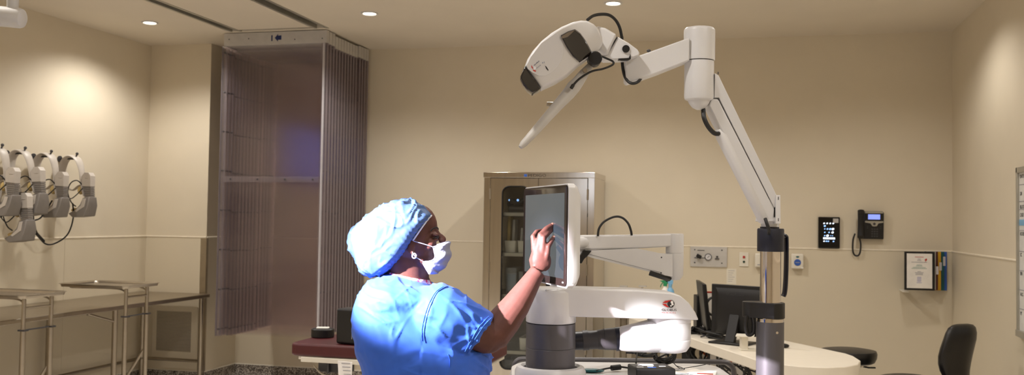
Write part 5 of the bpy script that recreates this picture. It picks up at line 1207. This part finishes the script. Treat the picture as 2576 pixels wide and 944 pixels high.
# eyes, brows
m = MB()
for s in (-1, 1):
    m.mi(0).ell(Q(1094, 597.5, WD+s*.032), (.0122, .0122, .0068), RCAM); m.mi(1).ell(Q(1098.5, 597.5, WD+s*.034), (.0062, .0085, .0072), RCAM)
m.build('eye', ['eyew', 'brow'], t)
m = MB()
for s in (-1, 1):
    m.tube(cat_rom([Q(1103.5, 596, WD+s*.026), Q(1103, 594.5, WD+s*.034), Q(1097, 596.5, WD+s*.047), Q(1090, 601, WD+s*.052)], 5), .0017, n=6)
    m.tube(cat_rom([Q(1103, 577, WD+s*.018), Q(1099.5, 573, WD+s*.034), Q(1090, 575, WD+s*.052), Q(1083, 582, WD+s*.058)], 5), [(.0026, .0012)]*16, n=8, flat=UP)
m.build('eyebrow', 'brow', t)
# earring
m = MB(); c = Q(1042, 644, WD-.079); m.tube([c+RT*(.0062*math.cos(a_))+UP*(.0075*math.sin(a_)) for a_ in [i/16*2*PI for i in range(16)]], .0026, n=8, closed=True); m.ell(Q(1038, 635, WD-.080), (.0022,)*3); m.build('earring', 'pearl', t)
# bouffant cap
out_ = [(1086, 542), (1070, 527), (1050, 514), (1030, 508), (1010, 506.5), (985, 511), (960, 521), (930, 541), (908, 557), (897, 572), (889, 592), (887, 612), (889, 636), (895, 660), (904, 681), (914, 691), (928, 694), (950, 692), (968, 687), (984, 675), (1000, 662), (1014, 644), (1030, 624), (1058, 584)]
oc = (985, 598)
OUT = cat_rom([V((x, y, 0)) for x, y in out_], 4, closed=True)
NO = len(OUT); rows_ = 44
def capv(i, j):
    o_ = OUT[i % NO]; ph = -PI/2+PI*j/rows_
    s_ = math.cos(ph); e = .42
    rho = max(s_, 0)**e; dpt = .112*math.copysign(abs(math.sin(ph))**.85, math.sin(ph))
    x, y = oc[0]+(o_.x-oc[0])*rho, oc[1]+(o_.y-oc[1])*rho
    return Q(x, y, WD+dpt)
vs = [[capv(i, j) for i in range(NO)] for j in range(1, rows_)]
m = MB(); m.loft(vs)
cap = m.build('bouffant_cap', 'cap', t, ang=0)
fuse(cap, .0042, 4)
me = cap.data; nrm_ = [v.normal.copy() for v in me.vertices]; org = ORG[cap]; fe0, fe1 = Q(1086, 542), Q(1030, 624)
fdir = (fe1-fe0).normalized(); fn = fdir.cross(FW).normalized(); fn = fn if fn.dot(RT) > 0 else -fn
for v, n_ in zip(me.vertices, nrm_):
    w = v.co+org
    df = max(0, (fe0-w).dot(fn))                         # distance behind the elastic edge
    f1 = min(1, df/.03)
    p_ = V((w.x*1.0, w.y, w.z))
    hc_ = 0
    ca_, cb_, cc3 = p_.dot(RT), p_.dot(FW), p_.z
    for q_, (deg, am_) in enumerate(((25, .0075), (-35, .007), (70, .006), (-75, .006), (5, .0055), (48, .005))):
        co, si = math.cos(math.radians(deg)), math.sin(math.radians(deg)); u_ = ca_*co+cc3*si; v_ = -ca_*si+cc3*co
        nn_ = noise.noise(V((u_*6+noise.noise(p_*14)*.45, v_*19+noise.noise(p_*12+V((5, 0, 0)))*.8, cb_*9+q_*5.7)))
        hc_ += am_*max(0, 1-abs(nn_)/.16)**1.6*min(1, max(0, noise.noise(p_*9+V((q_*3.3, 1, 2)))*2+.55))
    along = (w-fe0).dot(fdir)
    gather = math.sin(along*430+noise.noise(p_*25)*3+math.sin((w-fe0).dot(FW)*200))*max(0, 1-df/.05)
    v.co = v.co + n_*(f1*(hc_+.005*noise.noise(p_*9))+.0012*gather)
L_ = cat_rom([V((x, y, 0)) for x, y in ((1086, 542), (1058, 584), (1030, 624))], 6)
m = MB(); ring = []
for i in range(40):
    a_ = 2*PI*i/40; u = math.cos(a_); s_ = math.sin(a_); c = (fe0+fe1)/2; hl_ = (fe1-fe0).length/2
    ring.append(c+fdir*(hl_*math.copysign(abs(u)**.75, u))+FW*(.082*math.copysign(abs(s_)**.75, s_))+fn*.002)
m.tube(ring, [(.0038, .0026)]*40, n=8, closed=True); m.build('elastic_edge', 'capb', cap)
# face mask
prof = [V((x, y, 0)) for x, y in ((1127, 608), (1133, 612), (1134, 630), (1131, 650), (1122, 668), (1110, 681), (1102, 688), (1086, 690))]
PR = cat_rom(prof, 5); side = cat_rom([V((x, y, 0)) for x, y in ((1090, 620), (1092.5, 634), (1094, 646), (1090, 654), (1078, 658), (1064, 660), (1070, 674), (1080, 690))], 5); nP = len(PR)-1
def maskp(u, v):
    i = min(int(v*nP), nP-1); f_ = v*nP-i; pc = PR[i].lerp(PR[i+1], f_); ps = side[i].lerp(side[i+1], f_)
    a_ = (u-.5)*PI; cs = math.cos(a_)**.75 if abs(a_) < PI/2-1e-6 else 0
    half = .064+.004*math.sin(v*PI)
    x = ps.x+(pc.x-ps.x)*cs; y = ps.y+(pc.y-ps.y)*cs
    pleat = .0022*math.sin(v*22)*math.cos(a_)+.004*noise.noise(V((u*7, v*6, 2)))+.0018*abs(noise.noise(V((u*19, v*15, 7))))
    return Q(x, y, WD+math.sin(a_)*half)+RT*pleat*(.3+cs)-FW*pleat*.8*(abs(math.sin(a_)))
m = MB().grid(maskp, 44, 44); msk = m.build('face_mask', 'maskc', t, solid=.0016, ang=70, flip=False)
m = MB()
for s in (-1, 1):
    m.tube(cat_rom([Q(1090, 622, WD+s*.066), Q(1075, 617, WD+s*.072), Q(1055, 611, WD+s*.080), Q(1040, 607, WD+s*.085)], 4), .0016, n=6)
    m.tube(cat_rom([Q(1066, 659, WD+s*.066), Q(1056, 653, WD+s*.072), Q(1046, 647, WD+s*.078), Q(1038, 636, WD+s*.083)], 4), .0016, n=6)
m.build('ear_loop', 'maskc', msk)
m = MB(); m.tube([maskp(u/20, 0.0) for u in range(1, 20)], .0024, n=6); m.tube([maskp(.0, v/20) for v in range(21)], .0022, n=6); m.tube([maskp(1, v/20) for v in range(21)], .0022, n=6); m.build('mask_binding', 'maskc', msk)
# undershirt collar
m = MB(); rg = []
for yy, a_, b_, tl in ((688, 49, .064, -.21), (695, 51, .066, -.21), (704, 58, .076, -.2)): rg.append(ering(1031, yy+6, WD, a_, b_, tl))
m.loft(rg, cap=False); col = m.build('undershirt_collar', 'paper', t, solid=.003, ang=60)
def pinkmat():
    mm = mat('pink_print', (240, 225, 235), .8); nt = mm.node_tree; vo = nt.nodes.new('ShaderNodeTexVoronoi'); vo.inputs['Scale'].default_value = 70
    nt.links.new(nt.nodes['Texture Coordinate'].outputs['Object'], vo.inputs['Vector']); r = nt.nodes.new('ShaderNodeValToRGB'); r.color_ramp.elements[0].position = .35; r.color_ramp.elements[1].position = .5
    r.color_ramp.elements[0].color = rgb((225, 70, 120)); r.color_ramp.elements[1].color = rgb((240, 225, 238)); nt.links.new(vo.outputs['Distance'], r.inputs['Fac']); nt.links.new(r.outputs['Color'], nt.nodes['Principled BSDF'].inputs['Base Color']); return mm
col.data.materials[0] = pinkmat()
# scrub top: torso and both sleeves as one garment
m = MB()
tr = [(1032, 700, WD, 52, .068, -.24), (1030, 706, WD, 66, .095, -.2), (1026, 715, WD+.01, 92, .15, -.13), (1027, 727, WD+.02, 110, .185, -.06), (1028, 745, WD+.02, 124, .20, 0), (1030, 772, WD+.03, 134, .205, 0), (1032, 800, WD+.03, 139, .21, 0), (1044, 835, WD+.03, 148, .212, 0), (1056, 865, WD+.03, 157, .215, 0), (1068, 895, WD+.03, 163, .215, 0), (1072, 925, WD+.03, 159, .208, 0), (1073, 955, WD+.03, 153, .20, 0), (1070, 1010, WD+.03, 152, .20, 0), (1066, 1080, WD+.03, 156, .205, 0), (1062, 1160, WD+.03, 166, .215, 0), (1062, 1180, WD+.03, 166, .215, 0)]
m.loft([ering(*a_) for a_ in tr])
def sring(x0, y0, x1, y1, d, b, n=28, sc_=1.0):
    A_, B_ = Q(x0, y0, d), Q(x1, y1, d); c = (A_+B_)/2; h_ = (A_-B_)/2*sc_
    ax_ = h_.cross(FW).normalized(); bd = ax_.cross(h_).normalized()
    return [c+h_*math.copysign(abs(math.cos(a_))**.9, math.cos(a_))+FW*(b*sc_*math.copysign(abs(math.sin(a_))**.9, math.sin(a_))) for a_ in [2*PI*i/n for i in range(n)]]
sl = [sring(1060, 722, 1030, 850, WD-.08, .085), sring(1112, 711, 1064, 866, WD-.085, .095), sring(1142, 724, 1092, 878, WD-.082, .094), sring(1172, 744, 1122, 886, WD-.072, .089), sring(1208, 770, 1150, 891, WD-.055, .083), sring(1240, 793, 1175, 895, WD-.038, .078)]
m.loft(sl+[sring(1240, 793, 1175, 895, WD-.038, .078, sc_=.86), sring(1208, 770, 1150, 891, WD-.055, .083, sc_=.84)])
m.loft([sring(1050, 730, 1020, 850, WD+.17, .07), sring(1100, 728, 1010, 780, WD+.235, .07), sring(1118, 820, 1030, 835, WD+.27, .072), sring(1125, 880, 1035, 890, WD+.28, .07)])
top = fuse(m.build('scrub_top', 'scrub', t, ang=0), .0048, 5)
me = top.data; org = ORG[top]; nr = [v.normal.copy() for v in me.vertices]
pit = Q(1066, 868, WD-.17); sho = Q(1112, 712, WD-.10); hemc = Q(1207, 845, WD-.1); sdir = (Q(1240, 793)-Q(1175, 895)).normalized()
for v, n_ in zip(me.vertices, nr):
    w = v.co+org; cc_ = CR.dot(w-O), CU.dot(w-O), FWD.dot(w-O); px_ = 1288+F*cc_[0]/cc_[2]; py_ = 472-F*cc_[1]/cc_[2]
    h_ = 0
    # folds fanning out of the armpit
    rx, ry = px_-1062, py_-872; rad = math.hypot(rx, ry); an = math.atan2(ry, rx)
    if rad < 190: h_ += .0028*math.sin(an*8+rad*.012+noise.noise(w*7)*2.2)*max(0, 1-rad/190)*min(1, max(0, rad-35)/60)
    # slack folds across the waist
    if py_ > 840 and px_ < 1240: h_ += .009*min(1, (py_-840)/45)*noise.noise(V((px_*.006, (py_+.34*px_*(1 if px_ < 1060 else -.5))*.034, 1.3)))
    # sleeve creases and drape
    h_ += .005*noise.noise(V((w.x*6, w.y*6, w.z*8)))
    onsl = px_ > 1075 and py_ < 1290-px_*.28
    for q_, (deg, sl_, sv_, am) in enumerate(((38, .006, .030, .0045), (-52, .007, .026, .0038), (12, .005, .036, .0040), (80, .006, .030, .0032))):
        ca, sa_ = math.cos(math.radians(deg)), math.sin(math.radians(deg)); u_ = px_*ca+py_*sa_; v_ = -px_*sa_+py_*ca
        nn_ = noise.noise(V((u_*sl_+noise.noise(w*5)*.5, v_*sv_+noise.noise(w*6+V((9, 0, 0)))*.5, q_*7.3+cc_[2]*4)))
        msk_ = max(0, noise.noise(V((px_*.011, py_*.011, q_*3.1)))+.15)
        h_ += am*(1.5 if onsl else 1)*msk_*2*max(0, 1-abs(nn_)/.22)**2
    v.co = v.co+n_*h_
for p in me.polygons: p.use_smooth = True
def onmesh(x, y, off=.0012):
    o_ = O-org; d_ = ray(x, y).normalized(); ok, loc, nn, _ = top.ray_cast(o_, d_)
    return (loc+org+nn*off) if ok else None
def seam(pts, r, nm, mt='scrubd', st=3):
    L2 = [onmesh(p.x, p.y) for p in cat_rom([V((x, y, 0)) for x, y in pts], 7)]; L2 = [p for p in L2 if p]
    if len(L2) > 3: MB().tube(L2, r, n=6).build(nm, mt, top)
seam([(1119, 723), (1101, 735), (1085, 765), (1072, 805), (1066, 845), (1069, 863)], .0011, 'armhole_seam'); seam([(1115, 722), (1096, 736), (1079, 766), (1066, 806), (1060, 845), (1061, 858)], .0008, 'armhole_stitching')
seam([(1236, 800), (1215, 822), (1192, 858), (1176, 888)], .0013, 'sleeve_hem'); seam([(1229, 797), (1207, 820), (1186, 854), (1170, 884)], .0012, 'sleeve_stitching')
seam([(1100, 735), (1112, 727), (1124, 722), (1140, 726)], .0012, 'shoulder_seam')
seam([(1126, 892), (1131, 905), (1131, 925)], .0014, 'pocket_edge')
m = MB().loft([ering(1031, 701, WD, 52, .068, -.23), ering(1031, 697, WD, 50, .066, -.23), ering(1031, 697, WD, 47, .062, -.23), ering(1031, 703, WD, 48, .063, -.23)], cap=False); m.build('neck_band', 'scrub', top, ang=60)
# trousers and shoes (below the frame)
m = MB(); m.loft([ering(1060, y_, WD+.03, a_, b_) for y_, a_, b_ in ((1120, 146, .185), (1165, 152, .195), (1215, 150, .19), (1250, 100, .14))])
for s, dd in ((-1, WD-.08), (1, WD+.14)):
    hip = Q(1056, 1185, dd); b_ = V((hip.x, hip.y, .085)); m.loft([zring(hip, .105, .10), zring(hip.lerp(b_, .4), .098, .09), zring(hip.lerp(b_, .75), .088, .078), zring(b_, .085, .075), zring(b_, .07, .06), zring(hip.lerp(b_, .8), .07, .06)])
fuse(m.build('scrub_trousers', 'scrub', t, ang=0), .010, 4)
for s, dd in ((-1, WD-.075), (1, WD+.135)):
    hip = Q(1056, 1160, dd); ank = V((hip.x, hip.y, 0))
    fr4 = RM(E1, E2); m = MB()
    m.loft([[ank+E1*(.085+.145*math.cos(a_)*(1 if z < .07 else .7))+E2*(.048*math.sin(a_)*sc2)+UP*z for a_ in [2*PI*i/24 for i in range(24)]] for z, sc2 in ((.0, .9), (.02, 1.0), (.05, .98), (.075, .8), (.095, .6))])
    m.build('shoe', 'white', t, ang=50)
# ================================================================== RENDER SETTINGS
w_ = bpy.data.worlds.new('world'); sc.world = w_; w_.use_nodes = True
w_.node_tree.nodes['Background'].inputs[0].default_value = (.02, .018, .016, 1); w_.node_tree.nodes['Background'].inputs[1].default_value = 1
sc.view_settings.view_transform = 'Standard'; sc.view_settings.look = 'None'; sc.view_settings.gamma = 1; sc.view_settings.use_curve_mapping = False
sc.view_settings.exposure = EXPO
cy = sc.cycles
cy.max_bounces = 12; cy.diffuse_bounces = 5; cy.glossy_bounces = 4; cy.transparent_max_bounces = 96; cy.transmission_bounces = 4
cy.sample_clamp_indirect = 6; cy.use_denoising = True
